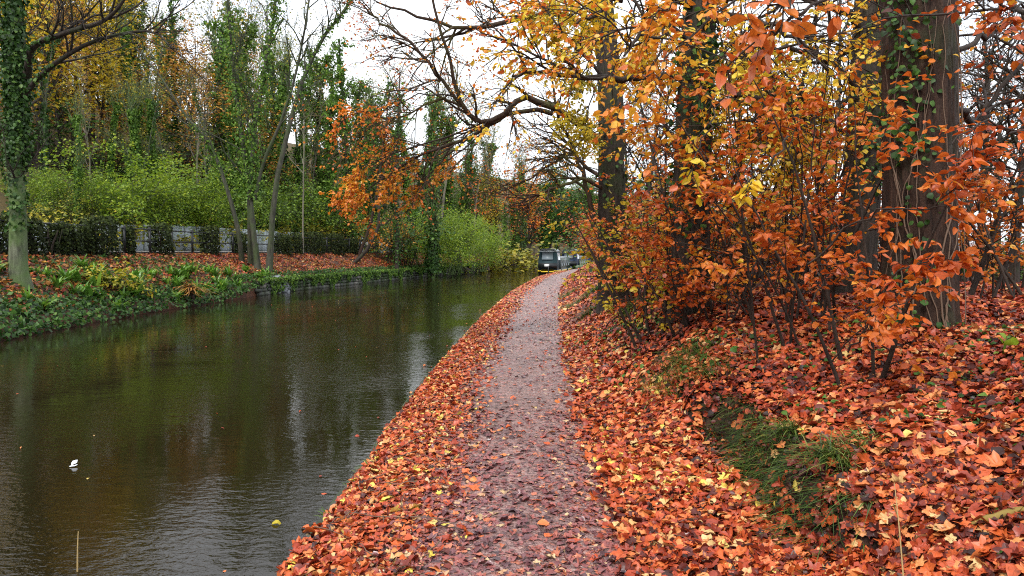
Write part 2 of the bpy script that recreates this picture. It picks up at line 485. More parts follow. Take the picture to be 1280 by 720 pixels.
ground = sheet('ground', cols, [earth('bank_earth', [(.008, .006, .005), (.022, .012, .008), (.055, .020, .011), (.022, .026, .010)]),
                                earth('leafy_earth', [(.012, .010, .007), (.055, .026, .014), (.12, .042, .02), (.04, .05, .015)]),
                                earth('hill_earth', [(.018, .016, .008), (.06, .045, .016), (.10, .065, .02), (.05, .07, .018)], .5),
                                earth('canal_mud', [(.01, .008, .006)] * 4)], mc)

# towpath: gravel and trodden leaves, its own sheet above the ground
t = NT('towpath_surface')
vor = t.n('ShaderNodeTexVoronoi'); vor.inputs['Scale'].default_value = 34; tcn = t.n('ShaderNodeTexCoord'); t.l(tcn.outputs['Object'], vor.inputs['Vector'])
v2 = t.n('ShaderNodeTexVoronoi'); v2.inputs['Scale'].default_value = 75; t.l(tcn.outputs['Object'], v2.inputs['Vector'])
sep = t.n('ShaderNodeSeparateColor'); t.l(vor.outputs['Color'], sep.inputs[0])
c1 = t.ramp(sep.outputs[0], [(0, (.085, .042, .038)), (.35, (.21, .112, .102)), (.7, (.32, .185, .170)), (.92, (.38, .110, .065)), (1, (.46, .34, .29))])
n1 = t.noise(1.6, 6, .65); n3 = t.noise(12, 5, .7)
c2 = t.mix(t.ramp(n1, [(.40, (0, 0, 0)), (.66, (1, 1, 1))]), c1, (.10, .050, .043))
c2 = t.mix(t.ramp(n3, [(.45, (0, 0, 0)), (.7, (.8, .8, .8))]), c2, (.37, .235, .215))
hgt = t.math('ADD', t.math('MULTIPLY', vor.outputs['Distance'], -1.0), t.math('ADD', t.math('MULTIPLY', v2.outputs['Distance'], -.5), n3))
rg = t.ramp(n1, [(.35, (.20, .20, .20)), (.65, (.45, .45, .45))])
towpath_mat = t.out(c2, rg, t.bump(hgt, 1.0, .018), .5)
pm = MB()
py_ = np.concatenate([np.arange(-2, 14, .1), np.arange(14, 60, .5), np.arange(60, 130, 2)])
ps = np.linspace(.34, 2.34, 22)
sx = ps[None] + np.where(np.arange(22)[None] == 0, 1, 0) * .08 * np.sin(3.1 * py_)[:, None] + np.where(np.arange(22)[None] == 21, 1, 0) * (.10 * np.sin(2.2 * py_) + .05 * np.sin(7 * py_))[:, None]
PX = E(py_)[:, None] + sx; PY = np.repeat(py_[:, None], 22, 1); PZ = near_z(PX, PY) + .006
a = np.arange(len(py_) - 1)[:, None] * 22 + np.arange(21)[None]
pm.add(np.stack([PX, PY, PZ], -1).reshape(-1, 3), Q=np.stack([a, a + 1, a + 23, a + 22], -1).reshape(-1, 4))
path = pm.build('path', towpath_mat, smooth_=True); path['kind'] = 'structure'

# road behind the fence
rm = MB()
ry = np.arange(-10, 120, 2.0); rt = [4.6, 6.2, 7.8]
RX = np.stack([F(ry) - q for q in rt], 1); RY = np.repeat(ry[:, None], 3, 1)
a = np.arange(len(ry) - 1)[:, None] * 3 + np.arange(2)[None]
rm.add(np.stack([RX, RY, np.full_like(RX, 2.012)], -1).reshape(-1, 3), Q=np.stack([a, a + 3, a + 4, a + 1], -1).reshape(-1, 4))
t = NT('wet_asphalt')
road = rm.build('road', t.out(t.ramp(t.noise(6, 6, .7), [(.3, (.045, .047, .05)), (.7, (.085, .088, .095))]), .25, None, .5)); road['kind'] = 'structure'

# water
t = NT('canal_water')
tcn = t.n('ShaderNodeTexCoord')
def rip(scale, rot, sx, sy, det=2):
    mpn = t.n('ShaderNodeMapping'); mpn.inputs['Rotation'].default_value = (0, 0, rot); mpn.inputs['Scale'].default_value = (sx, sy, 1)
    t.l(tcn.outputs['Object'], mpn.inputs['Vector'])
    q = t.n('ShaderNodeTexNoise'); q.inputs['Scale'].default_value = scale; q.inputs['Detail'].default_value = det; q.inputs['Distortion'].default_value = .4
    t.l(mpn.outputs[0], q.inputs['Vector']); return q.outputs['Fac']
r1, r2, r3 = rip(11, .35, .7, 1.4, 3), rip(2.4, .2, .6, 1.3, 2), rip(26, -.3, .8, 1.2, 2)
patch = t.ramp(rip(.28, .1, 1, .8, 3), [(.40, (.15, .15, .15)), (.62, (1, 1, 1))])
h = t.math('ADD', t.math('MULTIPLY', r1, .9), t.math('MULTIPLY', r3, .30))
h = t.math('ADD', t.math('MULTIPLY', h, patch), t.math('MULTIPLY', r2, .45))
wm = t.out((.012, .008, .003), .015, t.bump(h, .33, .022), .5)
for nd in wm.node_tree.nodes:
    if nd.type == 'BSDF_PRINCIPLED': nd.inputs['IOR'].default_value = 1.34
wy = np.concatenate([np.arange(-30, 160, 2.0), [200, 300, 500]])
mb = MB(); WX = np.stack([F(wy) + .02 - .3, E(wy) + .02], 1)
a = np.arange(len(wy) - 1) * 2
mb.add(np.stack([WX, np.repeat(wy[:, None], 2, 1), np.zeros_like(WX)], -1).reshape(-1, 3), Q=np.stack([a, a + 1, a + 3, a + 2], -1))
water = mb.build('water', wm); water['kind'] = 'structure'


# ------------------------------------------------------------------ plant growing
def grow(p0, d0, L, n, wig, bias=(0, 0, 0)):
    pts = np.empty((n, 3)); pts[0] = p0; d = np.asarray(d0, float); d = d / np.linalg.norm(d); b = np.asarray(bias, float)
    for i in range(1, n):
        d = d + rng.normal(0, wig, 3) + b; d /= np.linalg.norm(d)
        pts[i] = pts[i - 1] + d * (L / (n - 1))
    return pts


def resample(pts, n):
    pts = np.asarray(pts, float); q = np.linspace(0, len(pts) - 1, n)
    # Catmull-Rom style smoothing through the control points
    i = np.clip(q.astype(int), 0, len(pts) - 2); f = (q - i)[:, None]
    pad = np.concatenate([[2 * pts[0] - pts[1]], pts, [2 * pts[-1] - pts[-2]]])
    a, b, c, d = pad[i], pad[i + 1], pad[i + 2], pad[i + 3]
    return .5 * (2 * b + (c - a) * f + (2 * a - 5 * b + 4 * c - d) * f ** 2 + (3 * b - a - 3 * c + d) * f ** 3)


def branch_out(polys, count, L, n, r, ang=(.5, 1.1), span=(.25, 1), wig=.12, bias=(0, 0, .03), rmin=.004, flat=0):
    """children of each (pts, radii): count, absolute length L=(lo,hi), start radius at most r"""
    out = []
    for pts, rad in polys:
        T = np.gradient(pts, axis=0); T = nrm(T)
        for _ in range(int(count + rng.random())):
            f = rng.uniform(*span) * (len(pts) - 1); i = min(int(f), len(pts) - 2); g = f - i
            p = pts[i] * (1 - g) + pts[i + 1] * g; rr = rad[i] * (1 - g) + rad[i + 1] * g
            tg = T[i]; pr = rng.normal(0, 1, 3)
            if flat: pr[2] *= (1 - flat)
            pr -= pr.dot(tg) * tg; pr /= np.linalg.norm(pr) + 1e-9
            a = rng.uniform(*ang); d = math.cos(a) * tg + math.sin(a) * pr
            ln = rng.uniform(*L) * (1 - .35 * f / len(pts))
            q = grow(p, d, ln, n, wig, bias)
            r0 = max(min(rr * .7, r), rmin)
            out.append((q, np.linspace(r0, max(r0 * .3, rmin * .7), n)))
    return out


def emit(mb, polys, sides):
    by = {}
    for p, r in polys: by.setdefault(len(p), []).append((p, r))
    for n, l in by.items():
        mb.tubes(np.stack([p for p, _ in l]), np.stack([r for _, r in l]), sides)


def spray(mb, polys, per, size, tint, shape='oval', droop=.25, span=(.15, 1), width=.62, jit=.0, curl=.25, tilt=.35):
    """leaves set alternately along twigs, roughly flat sprays; tint=(lo,hi) or function of points"""
    if not polys: return
    PP, UU = [], []
    for pts, _ in polys:
        T = nrm(np.gradient(pts, axis=0)); f = np.sort(rng.uniform(span[0], span[1], per)) * (len(pts) - 1)
        i = np.minimum(f.astype(int), len(pts) - 2); g = (f - i)[:, None]
        p = pts[i] * (1 - g) + pts[i + 1] * g; tg = T[i]
        side = np.cross(tg, np.array([0, 0, 1.0])); side = nrm(side + 1e-6) * np.where(np.arange(per) % 2, 1, -1)[:, None]
        PP.append(p); UU.append(.55 * tg + .8 * side)
    PP = np.concatenate(PP); n = len(PP)
    U = np.concatenate(UU) + rnd3(n, .35); U[:, 2] -= droop
    if jit: PP = PP + rnd3(n, jit)
    N = np.array([0, 0, 1.0]) + rnd3(n, tilt)
    sz = rng.uniform(size[0], size[1], n)
    tt = tint(PP) if callable(tint) else np.clip(rng.normal((tint[0] + tint[1]) / 2, (tint[1] - tint[0]) / 3, n), 0, 1)
    mb.leaves(PP, U, N, sz, tt, shape, width, curl)


def ivy_on(mb, pts, rad, per_m, size, tint=(.1, .9), thick=.06, face=None, shape='oval', width=.9):
    """ivy leaves hugging a trunk polyline"""
    seg = np.linalg.norm(np.diff(pts, axis=0), axis=1); L = seg.sum(); n = int(L * per_m)
    f = rng.uniform(0, len(pts) - 1, n); i = np.minimum(f.astype(int), len(pts) - 2); g = (f - i)[:, None]
    p = pts[i] * (1 - g) + pts[i + 1] * g; r = rad[i] * (1 - g[:, 0]) + rad[i + 1] * g[:, 0]
    a = rng.uniform(0, 2 * PI, n) if face is None else rng.normal(face[0], face[1], n)
    o = np.stack([np.cos(a), np.sin(a), np.zeros(n)], 1)
    # clumps: keep where a wavy mask is positive
    p = p + o * (r + np.abs(rng.normal(0, thick, n)))[:, None]
    U = np.array([0, 0, -1.0]) + rnd3(n, .5) + o * .3; N = o + rnd3(n, .35)
    mb.leaves(p, U, N, rng.uniform(size[0], size[1], n), rng.uniform(tint[0], tint[1], n), shape, width)


def lab(o, *a, **k): return tag(o, *a, **k)


# ------------------------------------------------------------------ hillside prototypes
def proto_tree(name, H, r, bark, leaf=None, spread=.34, n1=14, n2=5, n3=3, t0=.35, leaves=0, lsize=(.15, .3), tint=(0, 1), ivy=None, ivyh=.7, ivyd=150, lean=.02, up=.05, per=6, jit=.25, shape='quad', ivythick=.12, ang=(.5, 1.0)):
    root = empty(name, (0, 0, 0))
    tr = grow((0, 0, -.3), (rng.normal(0, lean), rng.normal(0, lean), 1), H, 14, .035, (0, 0, .02))
    rad = np.linspace(r, r * .12, 14); rad[0] *= 1.25
    trunk = [(tr, rad)]
    b1 = branch_out(trunk, n1, (H * spread * .6, H * spread), 8, r * .42, ang, (t0, .98), .12, (0, 0, up))
    b2 = branch_out(b1, n2, (H * spread * .25, H * spread * .5), 6, r * .16, (.4, 1.0), (.2, 1), .15, (0, 0, up * .6), .008)
    b3 = branch_out(b2, n3, (H * spread * .10, H * spread * .28), 4, .012, (.4, 1.0), (.2, 1), .18, (0, 0, 0), .007)
    mb = MB(); emit(mb, trunk, 8); emit(mb, b1, 5); emit(mb, b2, 4); emit(mb, b3, 3)
    mb.build('trunk', bark, root, True)
    if leaf is not None:
        mb = MB(); spray(mb, b3 + b2, per, lsize, tint, shape, .2, jit=jit, width=.8, tilt=.7)
        mb.build('crown', leaf, root)
    if ivy is not None:
        mb = MB(); k = max(3, int(14 * ivyh)); ivy_on(mb, tr[:k], rad[:k], ivyd, (.12, .24), (0, 1), ivythick)
        for p, rr in b1[:int(n1 * .5)]: ivy_on(mb, p[:4], rr[:4], ivyd * .35, (.12, .22), (.2, 1), ivythick)
        mb.build('ivy', ivy, root)
    root['h'] = float(H)
    return root


def proto_column(name, H, w, mat, bark, tint=(0, 1), size=(.13, .28), n=4000):
    """a tall trunk swathed in ivy that makes a ragged green column"""
    root = empty(name, (0, 0, 0))
    tr = grow((0, 0, -.3), (0, 0, 1), H, 14, .02, (0, 0, .02)); rad = np.linspace(.28, .05, 14)
    b1 = branch_out([(tr, rad)], 46, (w * .5, w * 1.15), 6, .06, (.7, 1.3), (.1, 1), .15, (0, 0, .07))
    b2 = branch_out(b1, 2.5, (w * .25, w * .5), 4, .02, (.4, 1.0), (.3, 1), .2)
    mb = MB(); emit(mb, [(tr, rad)], 7); emit(mb, b1, 4); emit(mb, b2, 3); mb.build('trunk', bark, root, True)
    mb = MB(); per = max(2, int(n / (len(b1) + len(b2) + 1)))
    spray(mb, b1 + b2, per, size, tint, 'quad', .55, jit=.13, width=.8, tilt=.8, span=(.25, 1.05))
    ivy_on(mb, tr, rad, 70, (.14, .28), (0, .6), .14)
    mb.build('crown', mat, root)
    root['h'] = float(H)
    return root


def proto_shrub(name, H, w, leaf, bark, stems=9, n2=7, n3=2, per=7, lsize=(.08, .16), tint=(0, 1), shape='quad', jit=.08, out=.45, sway=.06):
    root = empty(name, (0, 0, 0)); st = []
    for k in range(stems):
        a = rng.uniform(0, 2 * PI); q = rng.uniform(0, w * .25)
        d = (math.cos(a) * out, math.sin(a) * out, 1)
        st.append((grow((math.cos(a) * q, math.sin(a) * q, -.1), d, H * rng.uniform(.7, 1.05), 8, .08, (0, 0, -sway * .5)), np.linspace(.025, .006, 8)))
    b2 = branch_out(st, n2, (w * .25, w * .6), 5, .01, (.5, 1.1), (.2, 1), .15, (0, 0, -sway), .004)
    b3 = branch_out(b2, n3, (w * .12, w * .3), 4, .006, (.4, 1.0), (.2, 1), .15, (0, 0, -sway), .003)
    mb = MB(); emit(mb, st, 5); emit(mb, b2, 3); emit(mb, b3, 3); mb.build('stems', bark, root, True)
    mb = MB(); spray(mb, b3 + b2, per, lsize, tint, shape, .3, jit=jit, width=.7, tilt=.6); mb.build('foliage', leaf, root)
    root['h'] = float(H)
    return root


def finish(root):
    """drop a prototype that was only a source"""
    for c in list(root.children): bpy.data.objects.remove(c)
    bpy.data.objects.remove(root)


class Kind:
    def __init__(self, protos, cat, group, labels):
        self.p = protos; self.used = [False] * len(protos); self.cat = cat; self.group = group; self.labels = labels; self.k = 0

    def place(self, x, y, z, h, rz=None, label=None, wide=1.0):
        i = self.k % len(self.p); self.k += 1
        root = self.p[i]; sc = h / root['h']; rz = rng.uniform(0, 2 * PI) if rz is None else rz
        if not self.used[i]:
            self.used[i] = True; o = root
            o.location = (x, y, z); o.rotation_euler.z = rz; o.scale = (sc * wide, sc * wide, sc)
        else:
            o = dup(root, (x, y, z), rz, (sc * wide, sc * wide, sc))
        o['label'] = label or self.labels; o['category'] = self.cat; o['group'] = self.group
        return o

    def clean(self):
        for i, r in enumerate(self.p):
            if not self.used[i]: finish(r)
            elif 'h' in r: pass


bare = Kind([proto_tree('bare_tree', 14, .15, M['bark_grey'], M['olive_leaf'], .26, 13, 5, 3, .4, per=1, lsize=(.10, .2), ivy=M['ivy_leaf'], ivyh=.6, ivyd=110, ang=(.35, .8), up=.09),
             proto_tree('bare_tree', 15, .13, M['bark_pale'], M['rust_leaf'], .24, 14, 5, 3, .3, per=1, lsize=(.10, .2), ang=(.3, .8), up=.1),
             proto_tree('bare_tree', 13, .16, M['bark_green'], M['olive_leaf'], .28, 13, 5, 3, .35, per=1, lsize=(.10, .2), ivy=M['green_ivy'], ivyh=.9, ivyd=260, ang=(.35, .85), up=.08)],
            'tree', 'slender bare trees on the wooded hillside', 'slender nearly leafless woodland tree with thin upright branches on the hillside across the canal')
yellow = Kind([proto_tree('yellow_tree', 12, .17, M['bark_dark'], M['yellow_leaf'], .34, 18, 6, 3, .25, per=5, lsize=(.12, .24), tint=(.25, .75)),
               proto_tree('yellow_tree', 10, .15, M['bark_dark'], M['yellow_leaf'], .38, 16, 6, 3, .2, per=4, lsize=(.14, .26), tint=(.15, .7))],
              'tree', 'yellow autumn trees on the hillside', 'tree with yellow autumn leaves on the hillside across the canal')
rusty = Kind([proto_tree('rusty_tree', 11, .18, M['bark_dark'], M['rust_leaf'], .36, 16, 5, 3, .2, per=4, lsize=(.12, .24), tint=(.45, 1)),
              proto_tree('rusty_tree', 9, .15, M['bark_dark'], M['rust_leaf'], .40, 14, 5, 3, .15, per=4, lsize=(.12, .22), tint=(.35, 1))],
             'tree', 'brown and orange trees on the hillside', 'rust brown autumn tree on the hillside across the canal')
column = Kind([proto_column('ivy_clad_tree', 16, 1.9, M['green_ivy'], M['bark_dark'], (.2, 1)), proto_column('ivy_clad_tree', 13, 2.3, M['green_leaf'], M['bark_dark'], (0, .75))],
              'tree', 'ivy covered trees across the canal', 'tall tree swathed in ivy like a green column beyond the canal')
greent = Kind([proto_tree('green_tree', 9, .16, M['bark_dark'], M['green_leaf'], .36, 18, 6, 3, .15, per=6, lsize=(.16, .3), tint=(.0, .8)),
               proto_tree('green_tree', 8, .16, M['bark_dark'], M['ivy_leaf'], .40, 17, 6, 3, .12, per=6, lsize=(.16, .3), tint=(.3, 1))],
              'tree', 'green trees in the distance', 'bushy dark green tree in the distant wood at the canal bend')
orange_far = Kind([proto_tree('orange_tree', 9, .15, M['bark_dark'], M['beech_leaf'], .38, 17, 6, 3, .2, per=4, lsize=(.12, .24), tint=(.3, .9))],
                  'tree', 'orange trees by the canal bend', 'orange leaved tree by the distant canal bend')
shrub = Kind([proto_shrub('green_shrub', 3.2, 2.6, M['lime_leaf'], M['bark_green'], 14, 10, 3, 8, (.06, .13), (.2, 1), jit=.12),
              proto_shrub('green_shrub', 2.8, 2.8, M['green_leaf'], M['bark_green'], 14, 10, 3, 7, (.06, .13), (.3, 1), jit=.12)],
             'shrub', 'pale green shrubs along the roadside', 'pale green arching shrub growing beside the road across the canal')
lime = Kind([proto_shrub('lime_shrub', 3.2, 2.6, M['lime_leaf'], M['bark_green'], 14, 10, 3, 9, (.07, .14), (.35, 1), jit=.12)],
            'shrub', 'lime shrubs at the canal bend', 'lime green shrub on the far bank')
under = Kind([proto_shrub('woodland_shrub', 3.4, 3.0, M['rust_leaf'], M['twig'], 12, 8, 3, 3, (.08, .17), (.3, 1)),
              proto_shrub('woodland_shrub', 3.0, 3.0, M['rust_leaf'], M['twig'], 12, 8, 3, 4, (.08, .17), (.1, 1)),
              proto_shrub('woodland_shrub', 3.0, 3.0, M['olive_leaf'], M['twig'], 12, 8, 3, 3, (.07, .15), (0, .6)),
              proto_shrub('woodland_shrub', 2.6, 3.0, M['ivy_leaf'], M['twig'], 12, 8, 3, 4, (.09, .18), (.1, 1))],
             'shrub', 'undergrowth shrubs on the wooded hillside', 'leafy woodland shrub in the undergrowth of the hillside')
bramble = Kind([proto_shrub('bramble_shrub', 1.5, 2.2, M['olive_leaf'], M['twig'], 10, 6, 2, 5, (.09, .18), (0, 1), out=.9, sway=.2)],
               'shrub', 'yellowing brambles across the canal', 'yellowing bramble bush at the foot of the hillside')


def place_at(kind, px, top, d, label=None, wide=1.0, zoff=0, mint=0):
    """stand a plant at photo column px, at distance d, tall enough to reach photo row top"""
    if mint:
        while F(d) - XZ(px, d) < mint and d < 110: d += .5
    x = XZ(px, d); z = float(far_z(np.array(x), np.array(d))) if x < F(d) else float(near_z(np.array(x), np.array(d)))
    ztop = P(px, top, d)[2]
    return kind.place(x, d, z + zoff, max(1.0, ztop - z), None, label, wide)


# explicit far-side trees
place_at(yellow, 95, -40, 48, 'large yellow tree arching high over the wooded hillside', 1.3)
place_at(yellow, 40, -70, 40, 'yellow tree rising behind the ivy covered trunk on the left', 1.2)
place_at(yellow, 130, 40, 56, 'yellow tree with thinning crown between the ivy trunk and the forked tree', 1.3)
place_at(rusty, 235, 75, 56, 'rust orange tree glowing on the slope behind the forked tree', 1.5)
place_at(rusty, 190, 60, 60, 'copper brown tree at the top of the wooded slope', 1.4)
place_at(rusty, 265, 110, 50, 'low amber tree seen through the stems of the forked tree', 1.4)
place_at(rusty, 330, 150, 56, 'golden brown tree standing low behind the forked tree stems', 1.3)
place_at(column, 440, 45, 60, 'tallest ivy covered tree, its green column rising against the white sky', .8)
place_at(column, 415, 130, 66, 'shorter ivy column close beside the tallest ivy covered tree', .9)
place_at(column, 515, 140, 64, 'broad ivy covered tree behind the hanging orange branch', 1.2)
place_at(column, 541, 128, 57, 'ivy covered tree standing at the bank beside the bright lime shrub', .55, )
place_at(column, 375, 95, 58, 'ivy covered tree behind the leaning pale stem of the forked tree', .8)
place_at(column, 300, 30, 55, 'ivy covered tree directly behind the forked tree', .9)
place_at(column, 345, 60, 62, 'ivy tree on the slope behind the forked tree crown', .8)
place_at(column, 180, -20, 62, 'dark ivy covered tree on the hilltop between yellow and rust crowns', .9)
place_at(column, 226, -10, 66, 'tall ivy covered tree on the hilltop above the rust orange tree', .9)
place_at(column, 480, 200, 75, 'ivy column half hidden by the hanging orange branch', 1.1)
place_at(column, 633, 255, 76, 'small ivy draped tree leaning over the water before the boats', .9)
# random wood on the slope
for k in range(64):
    px = rng.uniform(-60, 620); d = rng.uniform(42, 95)
    x = XZ(px, d); tt = F(d) - x
    if tt < 9.5: continue
    top = np.interp(px, [-60, 130, 300, 400, 450, 560, 640], [-90, -30, 20, 60, 110, 160, 200]) + rng.uniform(-20, 90)
    kd = [bare, bare, bare, bare, rusty, yellow if px < 150 else rusty, column][int(rng.integers(0, 7))]
    if px > 430: kd = [bare, bare, greent, column][int(rng.integers(0, 4))]
    place_at(kd, px, top, d)
for px, top, d in ((160, 90, 41), (215, 120, 43), (175, 105, 46), (140, 100, 44), (378, 60, 46), (395, 150, 47), (412, 170, 50), (330, 90, 44), (250, 80, 47), (190, 100, 40), (60, 20, 40), (590, 190, 85), (575, 170, 80), (605, 205, 90), (560, 150, 75), (460, 120, 66), (495, 110, 70)):
    place_at(bare, px, top, d, mint=9.8)
# undergrowth and more ivy clad trees so the slope closes up
for k in range(46):
    px = rng.uniform(-20, 470); d = rng.uniform(38, 80)
    while F(d) - XZ(px, d) < 18 and d < 110: d += .5
    x = XZ(px, d); z = float(far_z(np.array(x), np.array(d)))
    under.place(x, d, z - .1, rng.uniform(2.5, 4.5), None, None, 1.4)
for px, top, d in ((285, 0, 60), (318, 5, 64), (338, 30, 57), (362, 45, 62), (392, 70, 64), (408, 85, 60), (426, 95, 70), (456, 105, 72), (468, 130, 66), (494, 130, 78), (530, 118, 80), (556, 150, 88), (584, 168, 92), (606, 190, 96), (330, 60, 75), (380, 80, 78)):
    place_at(bare if (px // 2) % 2 else column, px, top, d, None, .9)
for px, top, d in ((60, -60, 52), (120, -30, 58), (80, 30, 46), (20, -40, 50)):
    place_at(yellow, px, top, d, None, 1.4)
for k in range(26):
    px = rng.uniform(440, 760); d = rng.uniform(100, 170)
    place_at([greent, bare, greent, column, bare][k % 5], px, np.interp(px, [440, 560, 640, 760], [165, 200, 225, 235]) + rng.uniform(-6, 30), d, None, 1.3)
for k, (px, top, d) in enumerate(((548, 118, 82), (562, 112, 90), (578, 138, 96), (592, 148, 88), (604, 150, 104), (618, 162, 98), (630, 172, 110), (644, 188, 104), (656, 196, 116), (668, 202, 122), (682, 206, 118), (696, 214, 128), (712, 216, 134), (728, 215, 130), (520, 100, 84), (500, 95, 90), (478, 100, 86), (460, 85, 92))):
    place_at(bare, px, top, d, None, 1.25)
# far wood round the bend
for px, top, d in ((560, 235, 96), (590, 225, 104), (615, 220, 98), (640, 232, 106), (660, 240, 118), (676, 250, 125), (694, 256, 128), (712, 250, 132), (730, 248, 138), (750, 240, 130), (705, 238, 160), (668, 232, 150), (640, 220, 140), (735, 230, 170), (780, 230, 140), (820, 220, 140)):
    place_at([greent, column][int(rng.integers(0, 2))] if d > 0 else bare, px, top, d, None, 1.5)
place_at(greent, 684, 258, 120, 'green tree in the distant wood right above the moored boats', 1.2)
place_at(orange_far, 660, 222, 92, 'orange tree leaning over the canal before the boats', 1.3)
place_at(yellow, 612, 225, 88, 'yellowing tree behind the ivy draped small tree', 1.0)
# shrub band along the road
for k, (px, top, d) in enumerate(((70, 200, 36), (110, 190, 38), (150, 192, 37), (195, 196, 38), (235, 205, 40), (262, 210, 42), (355, 200, 45), (380, 225, 48), (40, 205, 37), (90, 215, 34), (130, 225, 36), (175, 220, 36.5), (215, 228, 38), (250, 235, 40), (345, 235, 43), (300, 230, 43), (320, 215, 46))):
    place_at(under if k == 9 else (lime if k in (2, 4, 8, 12) else shrub), px, top + 12 + 16 * math.sin(k * 2.3), d, None, 1.1, mint=10.2)
    if k % 2: place_at(bare, px + 7, top - 110, d, None, .8, mint=9.9)
place_at(lime, 560, 262, 60, 'bright lime shrub leaning over the bank beside the ivy covered tree', .85)
place_at(lime, 580, 268, 64, 'lime green shrub right of the bright lime one on the bank', .8)
place_at(lime, 600, 278, 68, 'small lime shrub before the reddish bush at the bend', .8)
place_at(under, 505, 268, 58, 'dull green shrub behind the thin leaning bank trees', 1.2)
place_at(shrub, 525, 266, 60, 'green shrub left of the ivy covered tree on the bank', 1.1)
place_at(under, 480, 270, 56, 'bushy undergrowth behind the leaning black stems', 1.2)
for px, top, d in ((400, 252, 50), (415, 258, 53), (430, 255, 55), (388, 262, 48), (360, 262, 46), (330, 265, 43), (270, 262, 40), (230, 262, 38), (180, 260, 36), (140, 258, 35), (100, 262, 33), (60, 255, 33), (20, 250, 32)):
    place_at(bramble, px, top - 4, d, mint=9.6)
place_at(bramble, 590, 300, 71, 'yellow green bramble at the water edge left of the red bush', 1.6)
place_at(bramble, 612, 290, 76, 'yellowing bush beside the small ivy draped tree', 1.8)
place_at(bramble, 648, 302, 80, 'yellow leaved bush at the water before the first boat', 1.8)
place_at(bramble, 662, 306, 84, 'low yellow bush just left of the first boat', 1.8)
red = proto_shrub('red_bush', 1.2, 1.4, M['red_leaf'], M['twig'], 10, 5, 2, 7, (.1, .2)); red.scale = (1.1, 1.1, 1.1)
p_ = P(611, 335, 72); red.location = (p_[0], 72, .8); tag(red, 'small reddish orange bush hanging over the far waterline', 'bush')
for k in (bare, yellow, rusty, column, greent, orange_far, shrub, bramble, lime, under): k.clean()

# ------------------------------------------------------------------ far bank things
# pale wall across the road
mb = MB(); wy_ = np.arange(6, 80, 1.2)
for i in range(len(wy_) - 1):
    y = (wy_[i] + wy_[i + 1]) / 2; x = F(y) - 8.9
    dx = float(F(wy_[i + 1]) - F(wy_[i])); ang = -math.atan2(dx, 1.2)
    hw = 1.25 + .5 * float(smooth(24, 44, y))
    mb.box((x, y, 2.0 + hw / 2), (.3, math.hypot(dx, 1.2) + .01 * (i % 2), hw + .01 * (i % 2)), ang)
t = NT('pale_blockwork')
bt = t.n('ShaderNodeTexBrick'); bt.inputs['Scale'].default_value = 1.0; bt.inputs['Brick Width'].default_value = .9; bt.inputs['Row Height'].default_value = .22; bt.inputs['Mortar Size'].default_value = .012
bt.inputs['Color1'].default_value = (.38, .43, .48, 1); bt.inputs['Color2'].default_value = (.52, .57, .61, 1); bt.inputs['Mortar'].default_value = (.2, .22, .22, 1)
mpn = t.n('ShaderNodeMapping'); mpn.inputs['Rotation'].default_value = (PI / 2, 0, PI / 2); tcn = t.n('ShaderNodeTexCoord'); t.l(tcn.outputs['Object'], mpn.inputs[0]); t.l(mpn.outputs[0], bt.inputs['Vector'])
wall_m = t.out(t.mix(t.ramp(t.noise(.9, 6, .7), [(.45, (0, 0, 0)), (.75, (.8, .8, .8))]), bt.outputs['Color'], (.16, .20, .13)), .7)
tag(mb.build('boundary_wall', wall_m), 'low pale blue grey wall across the road behind the fence', 'wall')
mb = MB()
for i in range(len(wy_) - 1):
    y = (wy_[i] + wy_[i + 1]) / 2; x = F(y) - 8.35; dx = float(F(wy_[i + 1]) - F(wy_[i]))
    mb.box((x, y, 2.0 + .09), (.35, math.hypot(dx, 1.2), .22), -math.atan2(dx, 1.2))
k_ = mb.build('kerb', flat_mat('pale_kerb', (.58, .52, .46), .6, 0, .2)); k_['kind'] = 'structure'

# three rail fence
fence = empty('rail_fence', (float(F(20) - 3.75), 20, 2.0), 'black three rail metal fence half smothered in ivy along the far bank', 'fence')
fm = flat_mat('black_iron', (.012, .013, .014), .45, .3)
fy_ = np.arange(8, 75, 1.9)
fx_ = F(fy_) - 3.75
def rel(o, root):
    o.parent = root; o.matrix_parent_inverse = root.matrix_world.inverted(); return o
bpy.context.view_layer.update()
for zz in (2.12, 2.62, 3.14):
    mb = MB(); pts = np.stack([fx_, fy_, np.full_like(fy_, zz)], 1); mb.tubes(pts, np.full(len(pts), .035), 5)
    rel(mb.build('rail', fm), fence)
for x, y in zip(fx_, fy_):
    mb = MB(); mb.box((x + .002, y, 2.6), (.08, .08, 1.3)); rel(mb.build('post', fm), fence)

